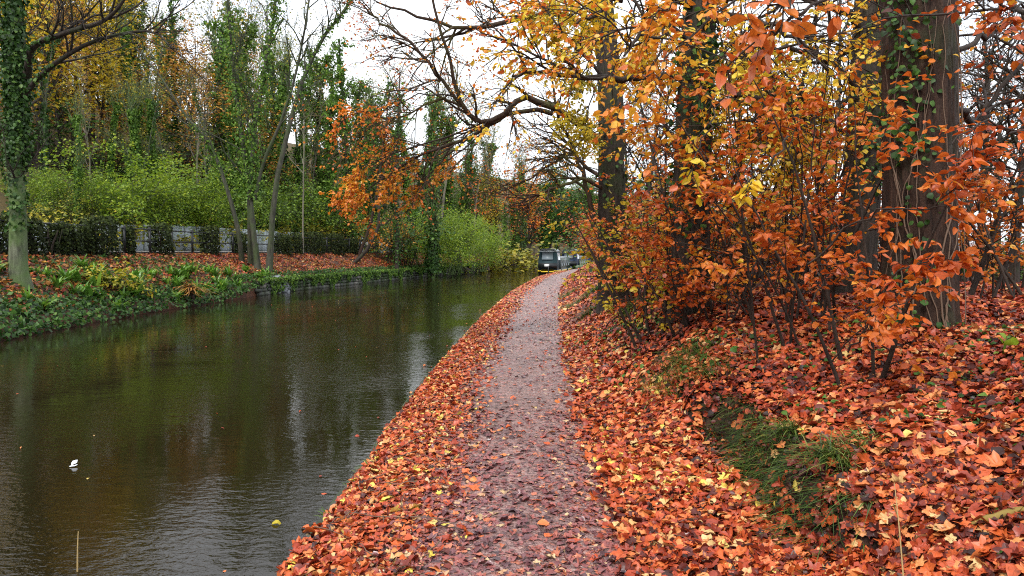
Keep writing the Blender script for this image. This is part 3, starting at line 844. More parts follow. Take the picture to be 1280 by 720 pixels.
# ivy clumps on the fence
def clump_mesh(w, h, n, ragged=.16):
    mb = MB()
    a = rng.uniform(0, 2 * PI, n); zz = rng.uniform(0, 1, n) ** .9
    rr = w * .5 * (1 + ragged * np.sin(3 * a + 5 * zz) + rng.normal(0, .10, n)) * np.where(zz > .93, rng.uniform(.2, 1, n), 1)
    o = np.stack([np.cos(a), np.sin(a), np.zeros(n)], 1)
    p = o * rr[:, None] * np.array([1, 1.0, 1]); p[:, 2] = zz * h + rng.normal(0, .04, n)
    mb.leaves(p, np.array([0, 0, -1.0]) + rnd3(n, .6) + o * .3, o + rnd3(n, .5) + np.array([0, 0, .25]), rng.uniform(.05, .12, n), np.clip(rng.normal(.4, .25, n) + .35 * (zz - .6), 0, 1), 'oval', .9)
    return mb
CL = [((12, 27, 22), 'ivy clump on the fence at the left edge beside the pale trunk'), ((43, 26.5, 20), 'dark ivy clump on the fence just right of the pale trunk'), ((67, 27, 11), 'thin ivy clad fence post left of the broad clumps'), ((93, 27.5, 17), 'loose ragged ivy clump on the fence with light showing through'),
      ((80, 27.2, 13), 'ivy clad post with a pale gap on either side, near the left edge'), ((109, 27.8, 13), 'low ivy growth on the fence touching the widest clump'),
      ((126, 28, 36), 'widest squarish ivy clump on the fence'), ((162, 29.5, 11), 'narrow forked ivy stem on the fence right of the widest clump'), ((202, 32, 23), 'squarish ivy clump on the fence right of the narrow forked stem'),
      ((263, 36, 19), 'ivy clump on the fence left of the forked tree'), ((300, 38, 15), 'ivy clump on the fence behind the forked tree stems'), ((352, 42, 20), 'ivy clump on the fence right of the leaning pale stem'), ((371, 43, 12), 'small narrow ivy clump on the fence in the middle'),
      ((392, 44, 22), 'rounded ivy clump on the fence with a yellow top'), ((418, 46, 22), 'ivy clump on the fence left of the hanging orange branch'), ((440, 48, 14), 'last ivy clump on the fence below the hanging orange branch')]
for (px, d, wpx), l_ in CL:
    # distance along the sight line where it meets the fence
    for _ in range(20):
        x = XZ(px, d); d = d + .5 * ((float(F(d)) - 3.75) - x) / ((px - 640) / FOC - .05)
    x = XZ(px, d); wid = wpx * d / FOC; h = (1.5 if wpx > 18 else 1.35) * rng.uniform(.84, 1.1)
    c = empty('ivy_clump', (x, d, 1.96), l_, 'ivy clump', 'ivy clumps growing on the fence')
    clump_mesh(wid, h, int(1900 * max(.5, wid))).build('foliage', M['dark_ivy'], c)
    mb = MB()
    for q in range(4):
        mb.tubes(grow((rng.normal(0, wid * .12), rng.normal(0, .05), -.1), (rng.normal(0, .1), 0, 1), h * .95, 6, .1), np.linspace(.05, .02, 6), 5)
    mb.build('stems', M['bark_dark'], c, True)

# stone canal wall on the far side
mb = MB()
y = 33.0
row = [(-.25, .17), (-.02, .19), (.19, .15), (.36, .17), (.55, .14)]
for z0, hh in row:
    y = 33 + rng.uniform(0, .3)
    while y < 82:
        ln = rng.uniform(.3, .75); yy = y + ln / 2
        ang = -math.atan2(float(F(yy + .5) - F(yy - .5)), 1)
        mb.box((float(F(yy)) + .03 + rng.normal(0, .025), yy, z0 + hh / 2), (.34, ln * .96, hh * .96), ang, tint=rng.uniform(0, 1), taper=.96)
        y += ln
t = NT('wall_stone')
at = t.n('ShaderNodeAttribute'); at.attribute_name = 'tint'
cst = t.ramp(at.outputs['Fac'], [(0, (.05, .05, .05)), (.5, (.12, .12, .115)), (1, (.22, .20, .17))])
mossf = t.ramp(t.noise(.8, 5, .7), [(.42, (0, 0, 0)), (.56, (1, 1, 1))])
n5 = t.noise(7, 6, .7)
tag(mb.build('canal_wall', t.out(t.mix(mossf, cst, (.035, .05, .015)), .75, t.bump(n5, .8, .05))), 'old mossy stone retaining wall along the far bank', 'wall')

# exposed stones by the forked tree
mb = MB()
for k in range(20):
    yy = rng.uniform(35.6, 37.0); zz = rng.uniform(-.05, .8); p_ = [float(F(yy)) + .1 - .2 * zz + rng.uniform(-.1, .1)]
    mb.box((p_[0], yy, zz), (rng.uniform(.3, .5), rng.uniform(.3, .5), rng.uniform(.14, .24)), rng.uniform(-.5, .5), tint=rng.uniform(.4, 1), taper=.8)
t = NT('slate_stone'); at = t.n('ShaderNodeAttribute'); at.attribute_name = 'tint'
tag(mb.build('stone_buttress', t.out(t.ramp(at.outputs['Fac'], [(0, (.05, .055, .06)), (1, (.26, .28, .31))]), .5, t.bump(t.noise(9, 5, .7), .6, .04))), 'grey slab stones stacked at the end of the far bank wall', 'stones')

# far bank litter and low greenery (nobody could count them)
def bank_pts(n, t0, t1, y0, y1, near=True):
    y = rng.uniform(y0, y1, n) if not near else y0 + (y1 - y0) * rng.uniform(0, 1, n) ** 1.3
    t = rng.uniform(t0, t1, n); x = F(y) - t
    return np.stack([x, y, far_z(x, y)], 1)
mb = MB()
p = np.concatenate([bank_pts(15000, .5, 4.2, 12, 75), bank_pts(9000, .3, 4.0, 34, 80)]); p[:, 2] += rng.uniform(0, .06, len(p))
mb.leaves(p, rnd3(len(p)) * np.array([1, 1, .3]), np.array([.4, -.2, 1]) + rnd3(len(p), .5), rng.uniform(.08, .17, len(p)), np.clip(rng.normal(.36, .26, len(p)), 0, .95), 'quad', .8)
tag(mb.build('far_leaf_litter', M['litter_leaf']), 'fallen red brown leaves covering the far bank', 'leaves', kind='stuff')
mb = MB(); p = bank_pts(14000, .4, 4.2, 12, 78); p[:, 2] += rng.uniform(.01, .08, len(p))
mb.leaves(p, rnd3(len(p)) * np.array([1, 1, .3]), np.array([.4, -.2, 1]) + rnd3(len(p), .5), rng.uniform(.08, .17, len(p)), np.clip(rng.normal(.3, .25, len(p)), 0, .95), 'oval', .7)
tag(mb.build('brown_leaf_litter', M['rust_leaf']), 'dull brown fallen leaves scattered over the far bank', 'leaves', kind='stuff')
mb = MB()
p = bank_pts(13000, -.05, .75, 12, 80); p[:, 2] += rng.uniform(-.05, .12, len(p)) ; p[:, 2] = np.maximum(p[:, 2], .02)
hang = rng.uniform(0, 1, len(p)) * smooth(31, 35, p[:, 1]); near_edge = (F(p[:, 1]) - p[:, 0]) < .25
p[near_edge, 2] = p[near_edge, 2] * (1 - .8 * hang[near_edge]) + .03; p[near_edge, 0] += .12 + .14 * rng.random(near_edge.sum())
p2 = bank_pts(5000, .4, 3.4, 10, 33); p = np.concatenate([p, p2]); p[:, 2] += .05
mb.leaves(p, rnd3(len(p)) + np.array([.5, -.3, -.3]), np.array([.7, -.4, .6]) + rnd3(len(p), .5), rng.uniform(.08, .19, len(p)), rng.uniform(0, 1, len(p)), 'quad', .75)
tag(mb.build('bank_ground_cover', M['ivy_leaf']), 'ivy and low green plants trailing over the far bank edge', 'ground cover', kind='stuff')

mb = MB(); n = 9000; y = 33 + 47 * rng.random(n); cl = (np.sin(y * 1.1) + np.sin(y * 2.7 + 1) + .8 * np.sin(y * 5.3)) ; z = .86 - rng.random(n) ** 1.5 * np.clip(.35 + .3 * cl, .08, .85)
x = F(y) + .20 + .12 * rng.random(n)
mb.leaves(np.stack([x, y, np.maximum(z, .03)], 1), np.array([.3, -.1, -1.0]) + rnd3(n, .5), np.array([.9, -.4, .3]) + rnd3(n, .5), rng.uniform(.07, .17, n), rng.uniform(0, 1, n), 'oval', .75)
tag(mb.build('wall_creeper', M['green_ivy']), 'ivy and ferns hanging down the face of the old stone bank wall', 'creeper', kind='stuff')
mb = MB(); n = 2600; y = 33 + 47 * rng.random(n); x = F(y) + rng.uniform(-.2, .2, n); z = far_z(np.minimum(x, F(y) - .06), y); a = rng.normal(-.4, 1.0, n)
mb.blades(np.stack([x, y, z], 1), np.stack([np.cos(a), np.sin(a)], 1), rng.uniform(.15, .45, n), .025, rng.uniform(.6, 2.2, n), rng.uniform(.2, 1, n))
tag(mb.build('wall_top_grass', M['grass']), 'rough grass along the top of the old stone bank wall', 'grass', kind='stuff')

# strap leaved plants
def strap_proto(n, L, w, mat=None):
    root = empty('strap_leaved_plant', (0, 0, 0))
    mb = MB(); a = rng.uniform(0, 2 * PI, n)
    mb.blades(rnd3(n, .05) * np.array([1, 1, 0]), np.stack([np.cos(a), np.sin(a)], 1), rng.uniform(.6, 1.1, n) * L, rng.uniform(.7, 1.2, n) * w, rng.uniform(.35, 1.15, n), rng.uniform(.1, 1, n))
    mb.build('leaves', mat or M['fern_leaf'], root); return root
sp = [strap_proto(24, .62, .085), strap_proto(18, .52, .095), strap_proto(30, .70, .075)]
first = [True] * 3
ck = 0
for k in range(88):
    y = rng.uniform(14, 31.5) if k > 8 else rng.uniform(30, 37); t_ = rng.uniform(.15, 2.5 if y < 24 else 1.7); x = float(F(y)) - t_
    px = 640 + x / y * FOC
    if px < -30: continue
    z = float(far_z(np.array(x), np.array(y))) - .02; i = ck % 3; ck += 1
    g = 'strap leaved ferns on the far bank'; l_ = 'clump of strap leaved green fern on the far bank above the water'
    rz = rng.uniform(0, 6.28); sc = rng.uniform(.7, 1.35)
    if first[i]:
        first[i] = False; o = sp[i]; o.location = (x, y, z); o.rotation_euler.z = rz; o.scale = (sc,) * 3; tag(o, l_, 'fern', g)
    else: dup(sp[i], (x, y, z), rz, sc, l_, g)
# special ones
for (px, py, d), l_ in (((105, 372, 22), 'yellowing spreading shrub among the green strap ferns below the widest ivy clump'),):
    o = proto_shrub('yellowing_shrub', .9, 1.5, M['olive_leaf'], M['twig'], 10, 5, 1, 6, (.1, .2), (.2, 1), out=.8, sway=.15)
    x = XZ(140, 23.5); o.location = (x, 23.5, float(far_z(np.array(x), np.array(23.5)))); tag(o, l_, 'shrub')
mb = MB(); n = 70; a = rng.normal(-.9, .8, n)
st_ = empty('dead_fern', (XZ(214, 27.0), 27.0, .62), 'hanging clump of dead reddish brown fern at the far water edge', 'fern')
mb.blades(rnd3(n, .09), np.stack([np.cos(a), np.sin(a)], 1), rng.uniform(.3, .6, n), .05, rng.uniform(1.2, 2.6, n), rng.uniform(0, 1, n)); mb.build('fronds', M['rust_leaf'], st_)
mb = MB(); mb.tubes(grow((0.0, 0, -.65), (.1, -.1, 1), .85, 6, .1), np.linspace(.2, .1, 6), 7); mb.build('stump', M['bark_brown'], st_, True)
st_.location.x = float(F(27)) - .05

# ------------------------------------------------------------------ far bank trees, by hand
def poly_tree(name, label, trunks, bark, cat='tree', sub=(5, 4, 3), Ls=((1.2, 3.0), (.5, 1.4), (.25, .7)), rs=(.05, .02, .009), span=(.3, 1), bias=(0, 0, .06), ang=(.35, .9),
              leaf=None, per=0, lsize=(.1, .2), tint=(0, 1), ivy=None, jit=.1, npt=14, leafshape='quad', limbs=None, ivymat=None):
    """trunks: list of (control points, r0, r1)"""
    base = np.asarray(trunks[0][0][0]); root = empty(name, tuple(base), label, cat)
    bpy.context.view_layer.update()
    tr = []
    for ctl, r0, r1 in trunks:
        p = resample(np.array(ctl), npt); p[1:-1] += rnd3(npt - 2, r1 * .3)
        r_ = np.linspace(r0, r1, npt); r_[0] *= 1.25
        tr.append((p - base, r_))
    b1 = branch_out(tr, sub[0], Ls[0], 8, rs[0], ang, span, .13, bias, .008)
    b2 = branch_out(b1, sub[1], Ls[1], 6, rs[1], (.4, 1), (.15, 1), .16, bias, .006)
    b3 = branch_out(b2, sub[2], Ls[2], 4, rs[2], (.4, 1), (.15, 1), .18, (0, 0, 0), .004)
    mb = MB(); emit(mb, tr[:1] if limbs else tr, 10)
    if limbs: mb.build('trunk', bark, root, True); mb = MB(); emit(mb, tr[1:], 8)
    emit(mb, b1, 5); emit(mb, b2, 4); emit(mb, b3, 3)
    mb.build('limbs' if limbs else 'trunk', limbs or bark, root, True)
    if leaf is not None:
        mb = MB(); spray(mb, b3 + b2, per, lsize, tint, leafshape, .25, jit=jit, width=.75, tilt=.6); mb.build('crown', leaf, root)
    if ivy:
        mb = MB()
        for (ti, i0, i1, dens, size, thick) in ivy:
            p, r_ = tr[ti]; ivy_on(mb, p[i0:i1], r_[i0:i1], dens, size, (.1, 1), thick)
        mb.build('ivy', ivymat or M['ivy_leaf'], root)
    return root, tr, (b1, b2, b3)


G = lambda px, d: np.array([XZ(px, d), d, float(far_z(np.array(XZ(px, d)), np.array(d))) - .1])
d = 19.6
poly_tree('ivy_clad_tree', 'pale mossy trunk thickly clad in ivy above, at the left edge of the far bank',
          [([G(26, d), P(24, 300, d), P(22, 200, d), P(18, 90, d), P(14, -60, d), P(8, -220, d)], .25, .1),
           ([P(34, 95, d), P(40, 60, d - .6), P(70, 45, d - 1), P(120, 30, d - 1.4), P(150, 8, d - 1.8), P(170, -40, d - 2)], .10, .025),
           ([P(30, 120, d), P(50, 95, d - .3), P(90, 65, d - .8), P(140, 45, d - 1.2), P(190, 40, d - 1.5), P(215, 60, d - 1.6)], .08, .02),
           ([P(20, 60, d), P(-20, 30, d), P(-60, 0, d), P(-90, -60, d)], .1, .03)],
          M['bark_green'], sub=(14, 6, 4), Ls=((.8, 2.8), (.5, 1.3), (.25, .6)), rs=(.035, .015, .007), span=(.3, 1), limbs=M['bark_dark'],
          ivy=[(0, 3, 6, 150, (.06, .13), .05), (0, 5, 13, 800, (.06, .13), .08), (0, 7, 13, 160, (.08, .15), .22), (1, 0, 6, 60, (.06, .13), .08), (2, 0, 5, 60, (.06, .13), .08)])
d = 36.8
poly_tree('forked_tree', 'multi-stemmed bare tree with pale leaning stems at the far water edge',
          [([G(336, d), P(342, 260, d), P(350, 205, d), P(372, 120, d), P(402, 50, d), P(440, 0, d), P(470, -60, d)], .17, .05),
           ([G(322, d), P(318, 290, d), P(308, 210, d), P(296, 120, d), P(288, 40, d), P(280, -80, d)], .17, .05),
           ([G(303, d + .5), P(296, 280, d), P(280, 225, d), P(262, 180, d), P(228, 140, d), P(200, 95, d), P(170, 60, d)], .13, .03),
           ([G(314, d + .7), P(312, 260, d), P(316, 180, d), P(330, 90, d), P(345, 0, d), P(352, -80, d)], .15, .05),
           ([P(318, 250, d), P(330, 200, d), P(352, 150, d), P(370, 90, d), P(384, 20, d), P(392, -60, d)], .10, .04)],
          M['bark_stem'], sub=(13, 6, 4), Ls=((1.4, 3.8), (.6, 1.5), (.3, .8)), rs=(.05, .02, .011), span=(.35, 1), bias=(0, 0, .05),
          leaf=M['olive_leaf'], per=1, lsize=(.06, .12), ivy=[(1, 4, 12, 150, (.08, .17), .28), (3, 3, 12, 170, (.08, .17), .30), (0, 6, 12, 60, (.08, .16), .14), (2, 5, 9, 60, (.08, .16), .12)], ivymat=M['green_ivy'])
d = 50
poly_tree('leaning_tree', 'thin black leaning tree on the far bank under the orange branch',
          [([G(440, d), P(452, 320, d), P(466, 300, d), P(474, 275, d), P(472, 240, d), P(478, 190, d), P(486, 120, d)], .16, .05)],
          M['bark_dark'], sub=(9, 4, 3), Ls=((1.0, 2.6), (.5, 1.4), (.3, .7)), span=(.4, 1))
poly_tree('leaning_tree', 'crooked dark tree leaning right beside the thin black one on the far bank',
          [([G(448, d + 1), P(452, 310, d + 1), P(462, 285, d + 1), P(468, 255, d + 1), P(476, 225, d + 1), P(500, 170, d + 1)], .14, .05)],
          M['bark_brown'], sub=(8, 4, 3), Ls=((1.0, 2.6), (.5, 1.4), (.3, .7)), span=(.4, 1))
d = 53
poly_tree('thin_tree', 'straight thin dark tree on the far bank left of the lime shrub',
          [([G(496, d), P(496, 280, d), P(495, 230, d), P(497, 170, d), P(500, 90, d)], .15, .05)],
          M['bark_dark'], sub=(9, 4, 3), Ls=((1.0, 2.6), (.5, 1.4), (.3, .7)), span=(.4, 1), ivy=[(0, 0, 13, 60, (.1, .2), .08)])
poly_tree('ivy_trunk_tree', 'thick dark trunk with ivy rising at the water edge below the green column',
          [([G(540, 57), P(541, 300, 57), P(540, 230, 57), P(541, 150, 57)], .32, .16)], M['bark_dark'], sub=(5, 3, 2), ivy=[(0, 0, 13, 160, (.14, .26), .2)])
poly_tree('pale_pole_tree', 'pale slim straight trunk behind the fence on the hillside',
          [([G(379, 46), P(379, 250, 46), P(380, 190, 46), P(380, 150, 46)], .06, .03)], M['bark_pale'], sub=(7, 4, 3), span=(.5, 1))

# ------------------------------------------------------------------ near side big trees
GN = lambda px, d: np.array([XZ(px, d), d, float(near_z(np.array(XZ(px, d)), np.array(d))) - .15])


def RIDGE(a, h, ph):
    q = a[None] + .05 * np.sin(3.1 * h[:, None] + ph[0]) + .03 * np.sin(7.3 * h[:, None] + 5 * a[None])
    return -.075 * np.abs(np.sin(13 * q + ph[1])) ** 6 - .045 * np.abs(np.sin(21 * q + ph[2] + .6 * np.sin(5 * h[:, None]))) ** 8


def big_trunk(mb, ctl, r0, r1, n=90, sides=84, flare=1.22, lump=.05):
    p = resample(np.array(ctl), n); r = np.linspace(r0, r1, n); h = p[:, 2] - p[0, 2]
    r = r * (1 + (flare - 1) * np.exp(-h / .35))
    a = np.arange(sides) * 2 * PI / sides
    ph = rng.uniform(0, 6, 4)
    rr = r[:, None] * (1 + lump * np.sin(3 * a + ph[0] + .5 * h[:, None]) + lump * .7 * np.sin(5 * a + ph[1] - .3 * h[:, None]) + lump * .4 * np.sin(11 * a + ph[2] + h[:, None]) + RIDGE(a, h, ph) + rng.normal(0, .006, (n, sides)))
    V = p[:, None] + np.stack([np.cos(a)[None] * rr, np.sin(a)[None] * rr, np.zeros_like(rr)], -1)
    i = np.arange(sides); j = (i + 1) % sides; b = np.arange(n - 1)[:, None] * sides
    mb.add(V.reshape(-1, 3), Q=np.stack([b + i, b + j, b + sides + j, b + sides + i], -1).reshape(-1, 4))
    return p, r


def tint_fn(lo, hi, yc=None, spread=.18):
    """leaf colour: drifts in clumps from branch to branch, plus leaf to leaf variation"""
    ph = rng.uniform(0, 6, 3)
    def f(p):
        w_ = .5 + .25 * np.sin(1.3 * p[:, 0] + ph[0] + .7 * p[:, 2]) + .25 * np.sin(1.7 * p[:, 2] + ph[1] + .9 * p[:, 1])
        return np.clip(lo + (hi - lo) * w_ + rng.normal(0, spread, len(p)), 0, 1)
    return f


def big_tree(name, label, ctl, r0, r1, limbs, bark, leaf, tint, per, lsize, ivy=(), shape='oval', sub=(6, 5, 3), Ls=((.8, 2.0), (.4, 1.1), (.2, .5)), vines=0, spanl=(.25, 1), extra_crown=None, limb_mat=None, bias=(0, 0, -.02), flat=.4):
    base = np.asarray(ctl[0]); root = empty(name, tuple(base), label, 'tree'); bpy.context.view_layer.update()
    ctl = [np.asarray(c) - base for c in ctl]
    mb = MB(); tp, trd = big_trunk(mb, ctl, r0, r1); mb.build('trunk', bark, root, True)
    allb = []
    lm = []
    for lc, a, b in limbs:
        q = resample(np.array([np.asarray(c) - base for c in lc]), 18); q[1:-1] += rnd3(16, .02)
        lm.append((q, np.linspace(a, b, 18)))
    b1 = branch_out(lm, sub[0], Ls[0], 8, .03, (.4, 1.1), spanl, .14, bias, .005, flat)
    b2 = branch_out(b1, sub[1], Ls[1], 6, .012, (.4, 1.0), (.15, 1), .15, bias, .004, flat)
    b3 = branch_out(b2, sub[2], Ls[2], 5, .006, (.4, 1.0), (.15, 1), .15, bias, .0025, flat)
    mb = MB(); emit(mb, lm, 9); emit(mb, b1, 5); emit(mb, b2, 4); emit(mb, b3, 3)
    mb.build('limbs', limb_mat or M['limb'], root, True)
    if per:
        mb = MB(base); spray(mb, b3 + (b2 if per > 3 else []), per, lsize, tint, shape, .3, tilt=.5)
        mb.build('crown', leaf, root)
    if ivy:
        mb = MB()
        for z0, z1, dens, size, thick, face in ivy:
            k = (tp[:, 2] >= z0) & (tp[:, 2] <= z1)
            ivy_on(mb, tp[k], trd[k], dens, size, (.1, 1), thick, face, 'oval', .95)
        mb.build('ivy', M['ivy_leaf'], root)
    for v in range(vines):
        a = rng.uniform(-2.9, -.3); n = 26; z = np.linspace(0, rng.uniform(1.5, 4.5), n); aa = a + np.cumsum(rng.normal(0, .05, n)) + .3 * np.sin(z * 2 + v)
        r_ = np.interp(z, tp[:, 2], trd) * 1.06 + .012
        cx, cy = np.interp(z, tp[:, 2], tp[:, 0]), np.interp(z, tp[:, 2], tp[:, 1])
        mb = MB(); mb.tubes(np.stack([cx + np.cos(aa) * r_, cy + np.sin(aa) * r_, z], 1), np.linspace(.008, .003, n) * rng.uniform(.5, 1.3), 5); mb.build('vine', M['vine'], root, True)
    return root


# R1: the big brown trunk
d = 6.3
big_tree('big_trunk_tree', 'thick brown trunk with pale vine stems and ivy sprigs at right',
         [GN(1150, d), P(1149, 380, d), P(1151, 250, d), P(1151, 100, d), P(1147, -60, d), P(1142, -300, d)], .31, .29,
         [([P(1185, 60, d), P(1230, 50, d + .3), P(1260, 30, d + .4), P(1300, 20, d + .6)], .028, .012),
          ([P(1190, 130, d), P(1225, 150, d + .8), P(1260, 100, d + 1.0), P(1300, 60, d + 1.2)], .03, .018),
          ([P(1175, -40, d), P(1240, -20, d - 1), P(1290, 20, d - 1.6), P(1350, 40, d - 2)], .025, .01)],
         M['bark_brown'], M['beech_leaf'], tint_fn(.25, .6), 2, (.055, .085),
         ivy=[(2.2, 6, 10, (.04, .07), .03, None), (1.6, 5, 120, (.035, .07), .04, (-2.5, .4)), (.2, 2.4, 30, (.04, .08), .04, (-2.3, .3)), (0, 1.0, 18, (.05, .08), .03, None)], vines=11, sub=(6, 4, 3), limb_mat=M['twig'])
# R2: second trunk behind
d = 9.6
big_tree('grey_trunk_tree', 'dark grey leaning trunk just left of the thick brown one',
         [GN(1062, d), P(1066, 380, d), P(1076, 250, d), P(1086, 100, d), P(1094, -60, d), P(1100, -250, d)], .27, .22,
         [([P(1080, 120, d), P(1040, 80, d - .5), P(990, 60, d - 1), P(930, 60, d - 1.4)], .05, .015),
          ([P(1086, 40, d), P(1030, 0, d - .5), P(960, -10, d - 1), P(880, 0, d - 1.5)], .06, .015),
          ([P(1076, 180, d), P(1030, 150, d - 1), P(980, 140, d - 1.5), P(930, 150, d - 2)], .04, .012)],
         M['bark_dark'], M['beech_leaf'], tint_fn(.66, 1), 3, (.055, .085), ivy=[(1.5, 5, 70, (.06, .1), .06, (-1.2, .6))], sub=(7, 5, 3), limb_mat=M['twig'])
# R3: ivy trunk
d = 9.2
big_tree('ivy_trunk_tree', 'dark trunk with glossy green ivy in the middle of the orange thicket',
         [GN(862, d), P(862, 380, d), P(864, 250, d), P(868, 120, d), P(874, 0, d), P(880, -200, d)], .27, .20,
         [([P(866, 97, d), P(800, 98, d - .3), P(740, 97, d - .5), P(670, 92, d - .6), P(640, 95, d - .6)], .055, .015),
          ([P(870, 40, d), P(900, 20, d - .8), P(960, 30, d - 1.6), P(1010, 60, d - 2.0)], .05, .015),
          ([P(866, 150, d), P(920, 120, d - .8), P(970, 130, d - 1.3), P(1020, 170, d - 1.6)], .04, .012),
          ([P(872, 10, d), P(820, -10, d - .8), P(770, 0, d - 1.2), P(720, 30, d - 1.5)], .05, .012),
          ([P(870, 60, d), P(830, 30, d - 1.2), P(800, 40, d - 2), P(780, 70, d - 2.4)], .04, .012)],
         M['bark_dark'], M['beech_leaf'], tint_fn(.66, 1), 4, (.055, .085),
         ivy=[(1.2, 6.5, 90, (.06, .11), .05, None), (2.6, 4.2, 90, (.07, .12), .07, (-1.2, .5))], sub=(7, 5, 3), limb_mat=M['twig'])
# R4: the tree whose limbs arch over the canal
d = 14.0
big_tree('overhanging_tree', 'dark tree whose mossy limbs arch left over the canal',
         [GN(768, d), P(766, 300, d), P(765, 200, d), P(762, 100, d), P(752, 0, d), P(745, -160, d)], .30, .20,
         [([P(762, 190, d), P(735, 165, d), P(700, 138, d - .4), P(672, 124, d - .7), P(648, 126, d - .9), P(622, 148, d - 1.1), P(598, 152, d - 1.3), P(575, 130, d - 1.5), P(566, 85, d - 1.7), P(548, 30, d - 2), P(535, -30, d - 2.2)], .085, .018),
          ([P(596, 152, d - 1.3), P(560, 112, d - 1.6), P(520, 60, d - 1.9), P(480, 30, d - 2.1), P(452, 4, d - 2.3)], .04, .012),
          ([P(690, 142, d - .5), P(660, 138, d - .8), P(625, 150, d - 1), P(590, 170, d - 1.2), P(540, 190, d - 1.5), P(490, 215, d - 1.8), P(462, 235, d - 1.9)], .05, .012),
          ([P(758, 60, d), P(710, 20, d - .3), P(660, 20, d - .6), P(610, 34, d - 1), P(560, 34, d - 1.3), P(520, 20, d - 1.6), P(470, 2, d - 1.9)], .07, .015),
          ([P(764, 245, d), P(735, 225, d - .2), P(700, 232, d - .5), P(668, 245, d - .8), P(640, 255, d - .9)], .05, .01),
          ([P(766, 220, d), P(740, 215, d + .4), P(715, 190, d + .6), P(690, 205, d + .7), P(640, 235, d + .6), P(600, 240, d + .4)], .05, .01),
          ([P(742, 290, d), P(735, 240, d), P(722, 200, d), P(700, 150, d - .2), P(690, 100, d - .4)], .06, .02),
          ([P(560, 118, d - 1.6), P(530, 130, d - 1.8), P(490, 150, d - 2), P(450, 140, d - 2.1), P(418, 160, d - 2.1)], .02, .008)],
         M['bark_dark'], M['beech_leaf'], tint_fn(.52, .8, spread=.1), 1, (.045, .07), sub=(12, 6, 4), Ls=((.7, 2.0), (.4, 1.1), (.2, .5)),
         ivy=[(.5, 4, 40, (.07, .12), .05, None)])


# hanging orange sprays of the same tree over the water, and its yellow upper sprays: young trees' boughs
def bough(name, label, ctls, r, leaf, tint, per=6, lsize=(.06, .09), sub=(9, 5, 2), Ls=((.5, 1.2), (.3, .7), (.15, .35)), bias=(0, 0, -.08), shape='oval', flat=.5, span=(.2, 1), cat='branch', droop=.35):
    base = np.asarray(ctls[0][0]); root = empty(name, tuple(base), label, cat); bpy.context.view_layer.update()
    st = []
    for c in ctls:
        q = resample(np.array([np.asarray(k) - base for k in c]), 14); q[1:-1] += rnd3(12, .012)
        st.append((q, np.linspace(r, .004, 14)))
    b1 = branch_out(st, sub[0], Ls[0], 7, r * .5, (.4, 1.0), span, .13, bias, .003, flat)
    b2 = branch_out(b1, sub[1], Ls[1], 6, .005, (.4, 1.0), (.15, 1), .13, bias, .002, flat)
    b3 = branch_out(b2, sub[2], Ls[2], 4, .003, (.4, 1.0), (.2, 1), .13, bias, .0016, flat)
    mb = MB(); emit(mb, st, 6); emit(mb, b1, 4); emit(mb, b2, 3); emit(mb, b3, 3); mb.build('stems', M['twig'], root, True)
    mb = MB(base); spray(mb, b1 + b2 + b3, per, lsize, tint, shape, droop, tilt=.45); mb.build('foliage', leaf, root)
    return root


d = 12.2
BL, YL = M['beech_leaf'], M['yellow_leaf']
A1 = dict(r=.018, leaf=BL, tint=tint_fn(.62, .78, spread=.07), per=6, lsize=(.045, .075), sub=(13, 4, 2), Ls=((.3, .8), (.2, .5), (.12, .3)), flat=.75, bias=(0, 0, -.05))
bough('orange_bough', 'dense hanging bough of orange leaves over the canal, its tip lowest over the water', [[P(600, 155, d + .6), P(570, 180, d + .3), P(535, 198, d), P(495, 215, d - .2), P(468, 240, d - .3), P(458, 278, d - .3)]], **A1)
bough('orange_bough', 'feathery orange bough above the lowest hanging one over the canal', [[P(600, 155, d + .6), P(555, 172, d + .2), P(515, 185, d), P(480, 196, d - .2), P(452, 210, d - .3), P(440, 232, d - .3)]], **A1)
bough('orange_bough', 'thin orange bough right of the hanging ones, before the ivy covered tree', [[P(605, 165, d + .6), P(575, 188, d + .3), P(550, 205, d + .2), P(530, 225, d + .1), P(520, 240, d)]], **dict(A1, sub=(7, 3, 2)))
bough('orange_spray', 'small separate orange spray against the green ivy column', [
    [P(566, 120, d), P(520, 120, d - .2), P(480, 140, d - .3), P(445, 138, d - .4), P(420, 160, d - .4)]], .014, BL, tint_fn(.58, .76, spread=.08), 4, (.05, .075), sub=(10, 4, 1), Ls=((.2, .5), (.15, .35), (.1, .2)), span=(.35, 1))
d = 12.5
A2 = dict(r=.016, leaf=YL, per=5, lsize=(.05, .08), sub=(11, 4, 2), Ls=((.25, .6), (.15, .4), (.1, .25)))
T2 = tint_fn(0, .5)
bough('yellow_bough', 'olive yellow bough drooping left of the dark overhanging trunk', [[P(760, 60, d), P(730, 90, d - .3), P(712, 120, d - .5), P(705, 150, d - .6)]], tint=T2, **A2)
bough('yellow_bough', 'yellow green bough reaching farthest left into the white sky', [[P(760, 40, d), P(725, 50, d - .3), P(690, 75, d - .5), P(660, 90, d - .6)]], tint=T2, **A2)
bough('yellow_bough', 'olive yellow bough hanging lowest in front of the dark overhanging trunk', [[P(752, 90, d), P(738, 130, d - .4), P(730, 160, d - .5), P(722, 178, d - .5)]], tint=T2, **A2)
bough('yellow_bough', 'yellow bough at the top edge left of the overhanging trunk', [[P(770, 5, d), P(720, 8, d - .3), P(690, 5, d - .5), P(668, 12, d - .6)]], tint=tint_fn(.2, .7), **A2)
A3 = dict(r=.018, leaf=YL, per=5, lsize=(.055, .085), sub=(20, 5, 2), Ls=((.4, 1.0), (.25, .55), (.12, .3)))
